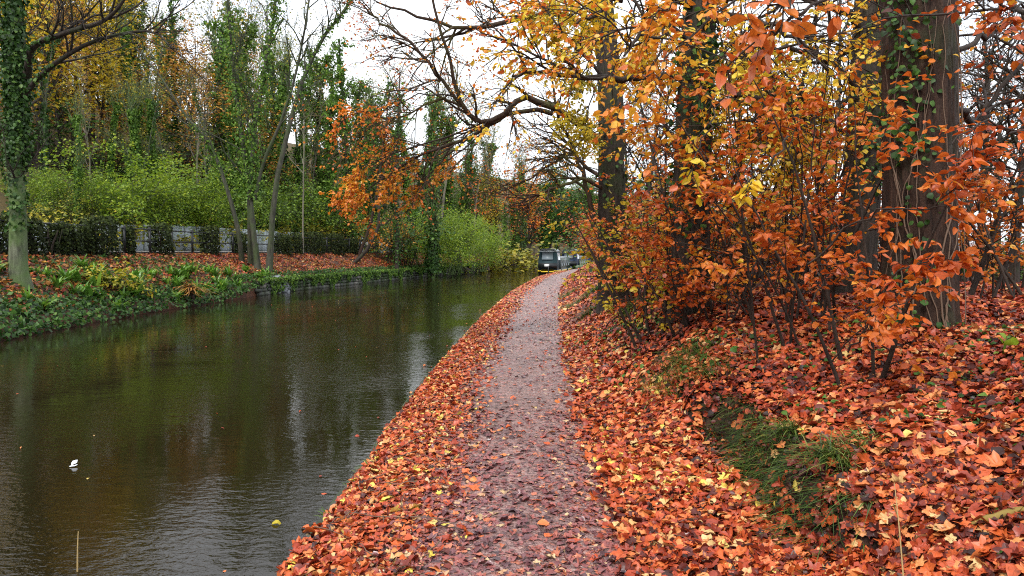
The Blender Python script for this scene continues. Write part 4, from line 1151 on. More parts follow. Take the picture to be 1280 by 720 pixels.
for l_, c_, lo, hi in (('golden bough at the top edge right of the overhanging trunk', [P(800, -30, 11), P(760, 5, 10.6), P(730, 15, 10.4), P(700, 20, 10.2)], .45, .9),
                       ('golden orange bough between the overhanging trunk and the ivy trunk', [P(860, -40, 11), P(830, 20, 10.4), P(810, 50, 10.2), P(795, 70, 10)], .4, .95),
                       ('yellow orange bough just right of the ivy trunk', [P(920, -20, 11), P(915, 60, 10.4), P(925, 110, 10.2), P(915, 150, 10)], .35, .9),
                       ('amber bough in the middle of the top of the thicket', [P(960, -20, 10), P(960, 60, 9.4), P(968, 120, 9.2), P(990, 160, 9)], .3, .85),
                       ('gold bough hanging beside the grey trunk', [P(1050, 0, 10), P(1030, 80, 9.6), P(1010, 130, 9.4), P(990, 190, 9)], .3, .9)):
    bough('golden_bough', l_, [c_], tint=tint_fn(lo, hi), **A3)
# foreground boughs with large leaves
A4 = dict(r=.007, leaf=BL, per=3, lsize=(.05, .075), sub=(5, 1, 0), Ls=((.12, .28), (.08, .16), (.05, .1)), shape='fine', span=(.3, 1))
bough('foreground_bough', 'nearest bough of large glowing orange leaves at the top right', [[P(1090, -60, 2.5), P(1050, -15, 2.35), P(1015, 8, 2.3), P(975, 26, 2.25), P(950, 48, 2.2)]], tint=tint_fn(.48, .64, spread=.07), **A4)
bough('foreground_bough', 'orange leaved tip poking in at the top edge beside the nearest bough', [[P(1060, -70, 2.5), P(1010, -25, 2.35), P(980, -8, 2.3), P(962, 6, 2.25)]], tint=tint_fn(.45, .62, spread=.07), **A4)
A5 = dict(r=.008, leaf=BL, per=3, lsize=(.05, .075), sub=(6, 2, 1), Ls=((.15, .35), (.1, .22), (.06, .12)), shape='fine')
bough('orange_bough', 'long orange bough crossing in front of the green ivy trunk', [[P(960, -20, 4.4), P(900, 10, 4.2), P(850, 60, 4.0), P(820, 95, 3.9), P(795, 128, 3.9)]], tint=tint_fn(.56, .86, spread=.08), **A5)
bough('orange_bough', 'short orange bough at the top edge before the ivy trunk', [[P(930, -50, 4.4), P(880, -20, 4.2), P(845, 5, 4.1), P(810, 22, 4.1)]], tint=tint_fn(.56, .88, spread=.08), **A5)
bough('yellow_twig', 'drooping twig with yellow leaves before the ivy trunk', [[P(900, 130, 3.9), P(884, 165, 3.85), P(870, 195, 3.8), P(860, 225, 3.8)]], .005, YL, (.45, .75), 3, (.05, .07), sub=(4, 1, 0), Ls=((.08, .2), (.06, .12), (.04, .08)), shape='fine')
bough('yellow_twig', 'cluster of bright yellow leaves hanging alone in the middle of the thicket', [[P(985, 170, 3.0), P(962, 200, 2.95), P(940, 222, 2.9), P(922, 250, 2.9)]], .005, YL, (.5, .8), 3, (.045, .06), sub=(3, 1, 0), Ls=((.06, .15), (.05, .1), (.04, .08)), shape='fine', span=(.6, 1))
A6 = dict(r=.007, leaf=BL, per=4, lsize=(.055, .085), sub=(6, 2, 1), Ls=((.12, .3), (.1, .2), (.06, .12)), shape='fine')
for l_, c_ in (('copper orange bough spreading across the middle of the thick brown trunk', [P(1010, 330, 4.6), P(1060, 285, 4.4), P(1110, 262, 4.2), P(1160, 258, 4.1), P(1195, 235, 4.0)]),
               ('copper bough across the thick brown trunk below the spreading one', [P(1080, 400, 4.6), P(1110, 350, 4.4), P(1150, 330, 4.3), P(1180, 320, 4.2)]),
               ('lowest copper bough before the foot of the thick brown trunk', [P(1060, 440, 4.5), P(1085, 405, 4.3), P(1110, 385, 4.2), P(1140, 372, 4.2)])):
    bough('copper_bough', l_, [c_], tint=tint_fn(.4, .66, spread=.09), **A6)
for l_, c_ in (('dark copper spray right of the thick brown trunk at mid height', [P(1320, 140, 4.2), P(1270, 165, 4.0), P(1235, 150, 3.9), P(1190, 180, 3.8)]),
               ('dark red spray at the top right corner', [P(1320, 10, 4.4), P(1270, 10, 4.2), P(1235, 0, 4.1), P(1205, 25, 4.0)]),
               ('copper spray at the right edge below the mid height one', [P(1320, 230, 4.4), P(1270, 210, 4.2), P(1225, 200, 4.0), P(1205, 225, 4.0)])):
    bough('copper_spray', l_, [c_], tint=tint_fn(.25, .5, spread=.1), **dict(A6, sub=(5, 2, 0), per=3))

# ------------------------------------------------------------------ beech saplings of the thicket
def sapling(px, d, stems, H, lean, tint, label, per=6, lsize=(.055, .088), shape='oval', sub=(9, 3, 1), name='beech_sapling'):
    base = GN(px, d); root = empty(name, tuple(base), label, 'sapling', 'beech saplings in the thicket'); bpy.context.view_layer.update()
    st = []
    for k in range(stems):
        o = np.array([rng.normal(0, .18), rng.normal(0, .18), 0]); L = H * rng.uniform(.6, 1.05)
        dd = np.array([lean[0] + rng.normal(0, .22), lean[1] + rng.normal(0, .2), 1.0])
        st.append((grow(o, dd, L, 14, .055, (lean[0] * .03, lean[1] * .03, -.012)), np.linspace(rng.uniform(.010, .022), .004, 14)))
    b1 = branch_out(st, sub[0], (.35, 1.0), 7, .007, (.6, 1.25), (.12, 1), .10, (0, 0, -.02), .003, .5)
    b2 = branch_out(b1, sub[1], (.2, .5), 5, .004, (.4, .9), (.15, 1), .10, (0, 0, -.03), .002, .7)
    b3 = branch_out(b2, sub[2], (.1, .25), 4, .003, (.4, .9), (.2, 1), .10, (0, 0, -.03), .0016, .7)
    mb = MB(); emit(mb, st, 6); emit(mb, b1, 4); emit(mb, b2 + [], 3); emit(mb, b3, 3); mb.build('stems', M['twig'], root, True)
    mb = MB(base); spray(mb, b1 + b2 + b3, per, lsize, tint, shape, .35, tilt=.45); mb.build('foliage', M['beech_leaf'], root)
    return root


SAP = [
    # px, d, stems, H, lean, tint lo-hi
    (782, 16.5, 6, 2.4, (-.1, -.1), (.30, .60), 'copper sapling closest to the path where it bends'),
    (792, 13.0, 6, 1.9, (-.12, -.1), (.22, .52), 'rust red sapling at the path edge below the overhanging tree'),
    (815, 11.2, 6, 2.6, (-.1, -.1), (.35, .66), 'orange sapling beside the overhanging trunk'),
    (828, 10.2, 5, 2.2, (-.12, -.1), (.30, .62), 'orange sapling left of the ivy trunk, low over the path'),
    (826, 9.6, 5, 4.2, (-.15, -.15), (.38, .8), 'tall amber sapling just left of the ivy trunk'),
    (862, 8.4, 5, 1.7, (-.15, -.1), (.20, .5), 'low dark red sapling before the ivy trunk'),
    (895, 8.6, 5, 3.0, (-.14, -.1), (.25, .6), 'copper sapling in front of the ivy trunk'),
    (930, 8.0, 5, 2.6, (-.2, -.1), (.2, .52), 'russet sapling right of the ivy trunk with long arching stems'),
    (940, 8.6, 7, 4.6, (-.1, -.1), (.45, .85), 'tall golden orange sapling right of the ivy trunk'),
    (975, 7.2, 4, 3.4, (-.15, -.12), (.35, .7), 'thin stemmed orange sapling left of the dark grey trunk'),
    (985, 8.4, 7, 4.4, (-.08, -.1), (.45, .9), 'tall golden sapling before the dark grey trunk'),
    (1010, 6.3, 5, 3.2, (-.2, -.1), (.35, .68), 'open orange sapling below the dark grey trunk'),
    (1040, 7.2, 6, 3.6, (-.05, -.1), (.38, .75), 'orange sapling between the grey and the brown trunks'),
    (1075, 5.6, 4, 3.0, (-.12, -.1), (.36, .62), 'thin black stemmed sapling left of the thick brown trunk'),
    (920, 11, 9, 4.5, (-.05, -.05), (.4, .9), 'amber sapling deep in the thicket behind the ivy trunk'),
    (985, 12, 9, 4.2, (0, -.05), (.2, .55), 'brown sapling deep in the thicket left of the grey trunk'),
    (1020, 11, 8, 4.6, (0, -.05), (.5, .95), 'yellow orange sapling deep behind the grey trunk'),
    (845, 12.5, 6, 4.4, (-.1, -.05), (.4, .8), 'orange sapling behind the ivy trunk near the overhanging tree'),
    (805, 15, 6, 5.0, (-.15, -.05), (.3, .8), 'tall copper sapling behind the overhanging trunk'),
    (1215, 8.0, 5, 2.8, (.05, -.05), (.3, .6), 'thin sapling just right of the thick brown trunk'),
    (1250, 9.5, 7, 3.0, (.0, -.05), (.35, .75), 'amber sapling at the right edge behind the brown trunk'),
    (1280, 7.4, 5, 3.4, (.0, -.05), (.3, .6), 'dark stemmed sapling cut off at the right edge'),
    (1110, 11, 8, 3.2, (0, -.05), (.25, .6), 'brown sapling seen between the two large trunks'),
    (1200, 13, 8, 2.8, (0, 0), (.5, .9), 'pale amber sapling far behind the brown trunk at right'),
]
for px, d, stn, H, lean, (lo, hi), l_ in SAP:
    lo, hi = lo + .06 + .10 * (H > 4), hi + .08 + .1 * (H > 4)
    sapling(px + (6 if px < 830 else 0), d, stn, H, lean, tint_fn(lo, min(hi, 1), spread=.11), l_, per=4 if d > 10 else (3 if px >= 880 and d > 6.4 else 5), sub=(7, 2, 1) if d < 10 else (8, 3, 0), shape='fine' if d < 7 else 'oval')
o = proto_shrub('yellow_sapling', 2.2, 1.4, M['yellow_leaf'], M['twig'], 6, 7, 1, 6, (.055, .085), (.1, .7), 'oval', .02, .3, .06)
p_ = GN(815, 9.0); o.location = tuple(p_); tag(o, 'small sapling with bright yellow leaves below the ivy trunk', 'sapling')
o = proto_shrub('olive_sapling', 2.6, 1.2, M['olive_leaf'], M['twig'], 5, 7, 1, 6, (.06, .1), (.4, 1), 'oval', .02, .35, .08)
p_ = GN(792, 12.2); o.location = tuple(p_); tag(o, 'yellow green sapling hanging over the path near the bend', 'sapling')
o = proto_shrub('nettle_plant', .42, .3, M['lime_leaf'], M['green_leaf'], 3, 3, 0, 4, (.05, .09), (.5, 1), 'oval', .01, .2, .05)
p_ = GN(1258, 5.2); o.location = tuple(p_); tag(o, 'small lime green seedling at the right edge among fallen leaves', 'seedling')

# background wood on the right
bgk = Kind([proto_tree('bare_tree', 12, .16, M['bark_dark'], M['beech_leaf'], .32, 18, 6, 4, .12, per=1, lsize=(.07, .13), tint=(.2, .8), ang=(.6, 1.3), up=.0),
            proto_tree('bare_tree', 10, .14, M['bark_dark'], None, .36, 20, 6, 4, .1, ang=(.6, 1.3), up=.0)],
           'tree', 'dark bare trees beyond the towpath bank', 'dark bare tree with tangled twigs beyond the bank on the right')
bgs = Kind([proto_shrub('autumn_shrub', 3.6, 3.0, M['rust_leaf'], M['twig'], 14, 9, 3, 4, (.07, .14), (.1, .95)),
            proto_shrub('autumn_shrub', 3.2, 3.0, M['beech_leaf'], M['twig'], 14, 9, 3, 4, (.07, .14), (.1, .6)),
            proto_shrub('autumn_shrub', 2.6, 3.0, M['green_leaf'], M['twig'], 14, 9, 2, 4, (.08, .15), (0, .5))],
           'shrub', 'autumn shrubs beyond the towpath bank', 'autumn shrub in the dim wood beyond the bank on the right')
for px, top, d in ((1225, -60, 14), (1268, -100, 12), (1300, -60, 16), (1200, 0, 22), (1245, 20, 24), (1290, 30, 20), (1180, 40, 28), (980, -60, 17), (920, -40, 19), (1030, -80, 20), (860, -20, 22), (800, 20, 24), (1130, -40, 22), (830, 60, 32), (780, 90, 36), (960, 60, 30)):
    place_at(bgk, px, top, d)
for px, top, d in ((1215, 330, 14), (1260, 320, 15), (1290, 310, 13), (1180, 310, 17), (1235, 295, 20), (1290, 290, 22), (1130, 270, 16), (1080, 260, 15), (1030, 250, 16), (990, 240, 15), (945, 240, 14.5), (900, 230, 15), (860, 230, 16), (820, 240, 18), (1060, 250, 22), (1000, 230, 24), (920, 220, 24), (850, 230, 26), (800, 250, 28), (770, 265, 34), (785, 255, 44), (760, 285, 52)):
    place_at(bgs, px, top, d, wide=1.3)
bgk.clean(); bgs.clean()
for px, d in ((795, 20), (788, 24), (782, 30), (772, 38), (765, 46), (760, 54)):
    sapling(px, d, 9, 2.6, (-.05, -.05), tint_fn(.25, .65, spread=.1), {20: 'copper bush along the path beyond the overhanging tree', 24: 'second copper bush along the path beyond the overhanging tree', 30: 'orange bush halfway to the bend', 38: 'low orange bush right of the path towards the bend', 46: 'rusty bush near the bend of the path', 54: 'last rusty bush beside the bend'}[d], per=5, lsize=(.08, .13), sub=(9, 3, 0), name='beech_bush')

# ------------------------------------------------------------------ fallen leaves
def near_scatter(n, s0, s1, y0, y1, pw=1.0):
    y = y0 + (y1 - y0) * rng.uniform(0, 1, n) ** pw; s = rng.uniform(s0, s1, n); x = E(y) + s
    return x, y


def litter(mb, x, y, size, tint, shape, tilt=.35, lift=.03, curl=.3):
    n = len(x); e = .03
    z = near_z(x, y); nx = -(near_z(x + e, y) - z) / e; ny = -(near_z(x, y + e) - z) / e
    N = np.stack([np.clip(nx, -3, 3), np.clip(ny, -3, 3), np.ones(n)], 1); N = nrm(N)
    p = np.stack([x, y, z], 1) + N * rng.uniform(.006, lift, n)[:, None]
    a = rng.uniform(0, 2 * PI, n); U = np.stack([np.cos(a), np.sin(a), np.zeros(n)], 1)
    U = U - (U * N).sum(1, keepdims=True) * N
    sz = rng.uniform(size[0], size[1], n)
    mb.leaves(p - nrm(U) * (sz * .5)[:, None], U, N + rnd3(n, tilt), sz, tint, shape, .75 if shape != 'lobed' else .9, curl)


mb = MB()
def lt(n): return np.clip(np.where(rng.random(n) < .06, rng.uniform(.82, .985, n), rng.normal(.52, .25, n)), 0, 1)
# strip between path and water
for n, y0, y1, shp, sz in ((2800, 1.5, 8, 'lobed', (.035, .085)), (4200, 1.5, 8, 'fine', (.035, .075)), (2600, 1.5, 8, 'round', (.03, .06)), (11000, 8, 22, 'oval', (.045, .09)), (7000, 22, 62, 'quad', (.09, .16))):
    y = rng.uniform(y0, y1, n); s = np.minimum(rng.beta(1.0, 1.9, n) * 1.05, rng.uniform(0, .9, n) + .12); x = E(y) + s - .02
    litter(mb, x, y, sz, lt(n), shp)
# right of the path, over the bank
for n, y0, y1, shp, sz, pw in ((11000, 1.2, 7, 'lobed', (.04, .10), 1.25), (20000, 1.2, 7, 'fine', (.04, .085), 1.2), (12000, 1.2, 7, 'round', (.03, .065), 1.2), (26000, 6.5, 14, 'oval', (.045, .10), 1), (14000, 14, 30, 'quad', (.09, .16), 1), (6000, 30, 64, 'quad', (.12, .2), 1)):
    y = y0 + (y1 - y0) * rng.uniform(0, 1, n) ** pw
    smax = np.minimum(np.maximum(4.2, .78 * y + 2.5), 12.0); smax = np.where(y > 14, 5.5, smax)
    s0 = np.interp(y, [0, 6, 12, 20, 40], [1.86, 1.92, 2.05, 2.2, 2.3]); s = s0 + (smax - s0) * rng.uniform(0, 1, n) ** 1.15; s = s - .25 * rng.beta(1, 3, n)
    x = E(y) + s
    # thin out on the steep grassy step
    keep = ~((np.abs(s - 2.9) < .13) & (y < 5.8) & (y > 2.2) & (rng.random(n) < .88))
    litter(mb, x[keep], y[keep], sz, np.clip(lt(n)[keep] - .10 * (x[keep] > 1.6) + .10 * bumps(x[keep], y[keep]), 0, 1), shp, .42, .05, .32)
n = 6500; y = rng.uniform(1.2, 3.5, n); s = 2.3 + 1.1 * rng.random(n); litter(mb, E(y) + s, y, (.035, .085), np.clip(lt(n) - .06, 0, 1), 'lobed', .4, .05, .3)
tag(mb.build('leaf_litter', M['litter_leaf']), 'thick carpet of fallen orange and russet leaves along both path edges', 'leaves', kind='stuff')
# trodden leaves on the path

mb = MB()
for n, y0, y1, shp, sz in ((7500, 1.5, 7, 'lobed', (.02, .07)), (6000, 1.5, 7, 'fine', (.025, .065)), (14000, 1.5, 7, 'quad', (.012, .04)), (14000, 7, 20, 'quad', (.025, .075)), (7000, 20, 60, 'quad', (.05, .11))):
    y = rng.uniform(y0, y1, n); s = .35 + 1.85 * rng.random(n); edge = np.abs(s - 1.25) / .92
    keep = rng.random(n) < .14 + .86 * edge ** 1.7 + .35 * np.clip((6 - y) / 3, 0, 1)
    x = E(y) + s
    litter(mb, x[keep], y[keep], sz, np.clip(rng.normal(.52, .28, keep.sum()) + .35 * (edge[keep] - .4) , 0, 1), shp, .10, .014, .06)
tag(mb.build('trodden_leaves', M['path_leaf']), 'flattened brown purple leaves trodden into the towpath', 'leaves', kind='stuff')
mb = MB()
n = 420; y = rng.uniform(2.5, 30, n); s = .4 + 1.6 * rng.random(n); litter(mb, E(y) + s, y, (.05, .085), np.clip(rng.normal(.6, .15, n), 0, 1), 'fine', .25, .02, .3)
tag(mb.build('loose_leaves', M['litter_leaf']), 'bright orange leaves lying loose on the towpath', 'leaves', kind='stuff')

# little fallen twigs
mb = MB()
for k in range(260):
    y = 1.6 + 14 * rng.random() ** 1.6; s_ = rng.choice([rng.uniform(.1, .9), rng.uniform(1.9, 2.6 + .25 * y)]); x = float(E(y)) + s_; L_ = rng.uniform(.08, .4); a = rng.uniform(0, 2 * PI); q = np.linspace(-.5, .5, 5)
    X_ = x + q * L_ * math.cos(a) + rng.normal(0, .008, 5); Y_ = y + q * L_ * math.sin(a) + rng.normal(0, .008, 5)
    mb.tubes(np.stack([X_, Y_, near_z(X_, Y_) + .03 + rng.uniform(0, .025, 5)], 1), np.linspace(.0035, .0015, 5) * rng.uniform(.7, 1.5), 4)
tag(mb.build('fallen_twigs', M['vine']), 'thin fallen twigs strewn among the leaves', 'twigs', kind='stuff')

# green sprigs among the fallen leaves
mb = MB()
n = 900; c = rng.integers(0, 46, n); cy_ = rng.uniform(2.0, 7.5, 46); cs_ = rng.uniform(3.1, 5.6, 46)
y = cy_[c] + rng.normal(0, .12, n); s = cs_[c] + rng.normal(0, .14, n)
litter(mb, E(y) + s, y, (.03, .065), rng.uniform(.2, 1, n), 'fine', .5, .07, .2)
n = 700; c = rng.integers(0, 26, n); cy_ = rng.uniform(6, 14, 26); cs_ = rng.uniform(2.2, 4, 26)
y = cy_[c] + rng.normal(0, .2, n); s = cs_[c] + rng.normal(0, .15, n); litter(mb, E(y) + s, y, (.04, .08), rng.uniform(.3, 1, n), 'oval', .5, .08, .2)
tag(mb.build('ivy_ground_cover', M['ivy_leaf']), 'small dark ivy sprigs among the fallen leaves on the bank', 'ivy', kind='stuff')


# grass tufts
def tuft(name, X, Y, n, L, wdt, rad, label, face=None, group='grass tufts on the towpath bank', droop=(.5, 1.8)):
    z = float(near_z(np.array(X), np.array(Y)))
    root = empty(name, (X, Y, z), label, 'grass tuft', group)
    a = rng.uniform(0, 2 * PI, n) if face is None else rng.normal(face[0], face[1], n)
    off = rng.normal(0, rad, (n, 2)); bz = near_z(X + off[:, 0], Y + off[:, 1]) - z
    mb = MB(); mb.blades(np.stack([off[:, 0], off[:, 1], bz + .005], 1), np.stack([np.cos(a), np.sin(a)], 1), rng.uniform(.5, 1.1, n) * L, wdt, rng.uniform(*droop, n), np.clip(rng.normal(.62, .32, n), 0, 1))
    mb.build('blades', M['grass'], root); return root
left = (PI + .35, 1.15)
TU = [(1045, 655, 3.75, 230, .22, .075, 'largest bright grass tuft spilling down the eroded bank step'), (1085, 640, 3.8, 120, .16, .06, 'grass tuft at the right end of the eroded bank step'),
      (985, 612, 4.4, 200, .17, .065, 'dark grass hanging on the middle of the bank step'), (950, 590, 4.75, 180, .15, .06, 'dark grass at the left end of the bank step'),
      (862, 500, 7.0, 260, .30, .16, 'tall grass tuft on the slope below the russet sapling'), (840, 515, 6.8, 180, .24, .14, 'grass tuft at the path side of the slope'), (890, 520, 6.4, 180, .24, .12, 'thin grass clump above the bank step'),
      (736, 408, 15, 300, .26, .10, 'bright green grass tuft at the path edge'), (722, 385, 19, 400, .26, .22, 'grassy patch where the path narrows'), (745, 380, 19, 520, .28, .21, 'wide grassy patch behind the bright path edge tuft'), (760, 400, 15.5, 400, .25, .17, 'yellowing grass on the slope beside the path edge tuft'), (790, 430, 12, 300, .24, .12, 'sparse grass under the rust red sapling'), (712, 372, 24, 300, .32, .2, 'far grass tuft at the bend edge of the path')]
for px, py, d, n, L, r, l_ in TU:
    tuft('grass_tuft', XZ(px, d), d, n, L, .007 if d < 8 else .014, r, l_, left if d < 8 else None)
# rough dark turf hanging on the face of the eroded step
mb = MB(); n = 2600; y = rng.uniform(3.2, 5.9, n); x = E(y) + 2.88 + rng.normal(0, .07, n) - .10 * np.sin(2.1 * y) - .06 * np.sin(5.3 * y + 1); z = near_z(x, y) + rng.uniform(-.03, .02, n); a = rng.normal(PI, 1.0, n)
mb.blades(np.stack([x, y, z], 1), np.stack([np.cos(a), np.sin(a)], 1), rng.uniform(.03, .12, n), rng.uniform(.003, .007, n), rng.uniform(.8, 3.0, n), np.clip(rng.normal(.22, .22, n), 0, 1))
tag(mb.build('step_turf', M['grass']), 'rough dark turf and roots hanging on the eroded bank step', 'grass', kind='stuff')
mb = MB(); n = 2400; y = rng.uniform(2.4, 6.2, n); x = E(y) + 2.86 + rng.normal(0, .13, n); litter(mb, x, y, (.015, .05), np.clip(rng.normal(.2, .2, n), 0, 1), 'oval', .6, .03, .5)
tag(mb.build('leaf_crumbs', M['litter_leaf']), 'dark crumbs of rotting leaves caught on the bank step', 'leaves', kind='stuff')
# moss and grass along the water edge
mb = MB(); n = 3600; y = 1.5 + 60 * rng.uniform(0, 1, n) ** 1.7; clumpy = (np.sin(y * 2.7) + np.sin(y * 6.1 + 1) + np.sin(y * 13)) > .1
y = y[clumpy]; n = len(y); x = E(y) + rng.normal(.01, .03, n); z = .33 + rng.uniform(-.1, .06, n); a = rng.normal(PI, .7, n)
mb.blades(np.stack([x, y, z], 1), np.stack([np.cos(a), np.sin(a)], 1), rng.uniform(.03, .075, n) * (1 + y / 25), .006 * (1 + y / 8), rng.uniform(.5, 1.6, n), np.clip(rng.normal(.6, .2, n), 0, 1))
tag(mb.build('edge_grass', M['grass']), 'fringe of short grass and moss along the water edge of the path', 'grass', kind='stuff')
# mossy stone edging below the fringe
mb = MB(); y = .5
while y < 64:
    ln = rng.uniform(.35, .8); yy = y + ln / 2; mb.box((float(E(yy)) - .02 + rng.normal(0, .015), yy, .17), (.12, ln * .97, .36 + rng.normal(0, .02)), -math.atan2(float(E(yy + .5) - E(yy - .5)), 1), tint=rng.random(), taper=.97); y += ln
t = NT('edging_stone'); at = t.n('ShaderNodeAttribute'); at.attribute_name = 'tint'
tag(mb.build('stone_edging', t.out(t.mix(t.ramp(t.noise(5, 5, .7), [(.4, (0, 0, 0)), (.6, (1, 1, 1))]), t.ramp(at.outputs['Fac'], [(0, (.03, .028, .025)), (1, (.09, .08, .07))]), (.03, .045, .012)), .6, t.bump(t.noise(20, 5, .7), .6, .02))), 'dark damp stone edging between towpath and water', 'edging')

# small single things
mb = MB(); b_ = P(1130, 730, 2.6); mb.tubes(resample(np.array([b_, P(1124, 660, 2.62), P(1118, 604, 2.66)]), 8), np.linspace(.0035, .0015, 8), 5); tag(mb.build('dry_stalk', M['straw']), 'pale dry grass stalk standing on the bank at lower right', 'stalk')
mb = MB(); mb.tubes(resample(np.array([P(97, 735, 4.4), P(97, 690, 4.4), P(98, 664, 4.4)]), 6), np.linspace(.006, .003, 6), 5); tag(mb.build('dry_stalk', M['straw']), 'thin straw reed rising from the water at lower left', 'stalk')
wp = lambda px, py: np.array([(px - 640) / FOC * (CAMZ * FOC / (py - HOR)), CAMZ * FOC / (py - HOR), .008])
mb = MB(); p_ = wp(78, 588); mb.leaves([p_ + [0, 0, .006], p_ + [.01, .02, .01]], np.array([[.8, .4, .10], [.2, .5, .45]]), np.array([[0, -.3, 1.0], [0, -1, .6]]), .07, .5, 'fine', .5, .4)
tag(mb.build('white_feather', flat_mat('feather', (.72, .76, .80), .6)), 'small white feather floating on the dark water', 'feather')
mb = MB(); p_ = wp(333, 662); mb.leaves([p_], np.array([[1, .1, 0.05]]), np.array([[0, -.2, 1.0]]), .085, .3, 'fine', .7, .3); tag(mb.build('floating_leaf', M['yellow_leaf']), 'single yellow leaf floating near the path edge', 'leaf')
mb = MB(); n = 60; y = 4 + 26 * rng.random(n) ** 1.4; x = F(y) + (E(y) - F(y)) * rng.uniform(.1, .98, n); mb.leaves(np.stack([x, y, np.full(n, .006)], 1), rnd3(n) * np.array([1, 1, .02]), np.array([0, 0, 1.0]) + rnd3(n, .05), rng.uniform(.02, .05, n), rng.uniform(.3, 1, n), 'oval', .7, .1)
n = 420; y = 2.2 + 40 * rng.random(n) ** 1.5; x = E(y) - np.abs(rng.normal(0, .22, n)) - .04; mb.leaves(np.stack([x, y, np.full(n, .006)], 1), rnd3(n) * np.array([1, 1, .02]), np.array([0, 0, 1.0]) + rnd3(n, .05), rng.uniform(.04, .08, n), rng.uniform(.2, .9, n), 'fine', .7, .1)
tag(mb.build('floating_debris', M['litter_leaf']), 'scattered tiny leaves and bits floating on the water', 'leaves', kind='stuff')
mb = MB(); q = np.array([P(1215, 676, 2.75), P(1250, 666, 2.7), P(1290, 655, 2.65)]); q[:, 2] = near_z(q[:, 0], q[:, 1]) + .05
mb.tubes(resample(q, 8) + rnd3(8, .004), np.array([.008, .014, .017, .018, .018, .018, .018, .018]), 7); tag(mb.build('mossy_stick', flat_mat('moss_stick', (.22, .15, .03), .8, 0, .5), smooth_=True), 'mossy yellow stick lying on fallen leaves at the right edge', 'stick')
mb = MB(); q = np.array([P(958, 480, 6.1), P(940, 440, 6.3), P(915, 410, 6.6)]);  mb.tubes(resample(q, 6), np.linspace(.006, .003, 6), 5); tag(mb.build('fallen_twig', M['vine']), 'straight pale twig leaning among grass on the slope', 'twig')


# ------------------------------------------------------------------ narrowboats
BM = {'black': flat_mat('hull_black', (.010, .012, .013), .35), 'teal': flat_mat('canvas_teal', (.012, .036, .044), .75, 0, .25), 'white': flat_mat('canvas_white', (.62, .66, .68), .6), 'yellow': flat_mat('stripe_yellow', (.72, .50, .03), .4),
      'green': flat_mat('cabin_green', (.020, .050, .032), .3), 'olive': flat_mat('panel_olive', (.22, .27, .035), .4), 'blue': flat_mat('cabin_blue', (.020, .055, .16), .3), 'navy': flat_mat('canvas_navy', (.015, .03, .07), .7),
      'roof': flat_mat('roof_grey', (.20, .22, .23), .5), 'plate': flat_mat('plate_white', (.75, .77, .76), .4), 'red': flat_mat('red_paint', (.4, .05, .03), .4)}
t = NT('boat_window'); BM['glass'] = t.out((.11, .135, .15), .4, None, .3)


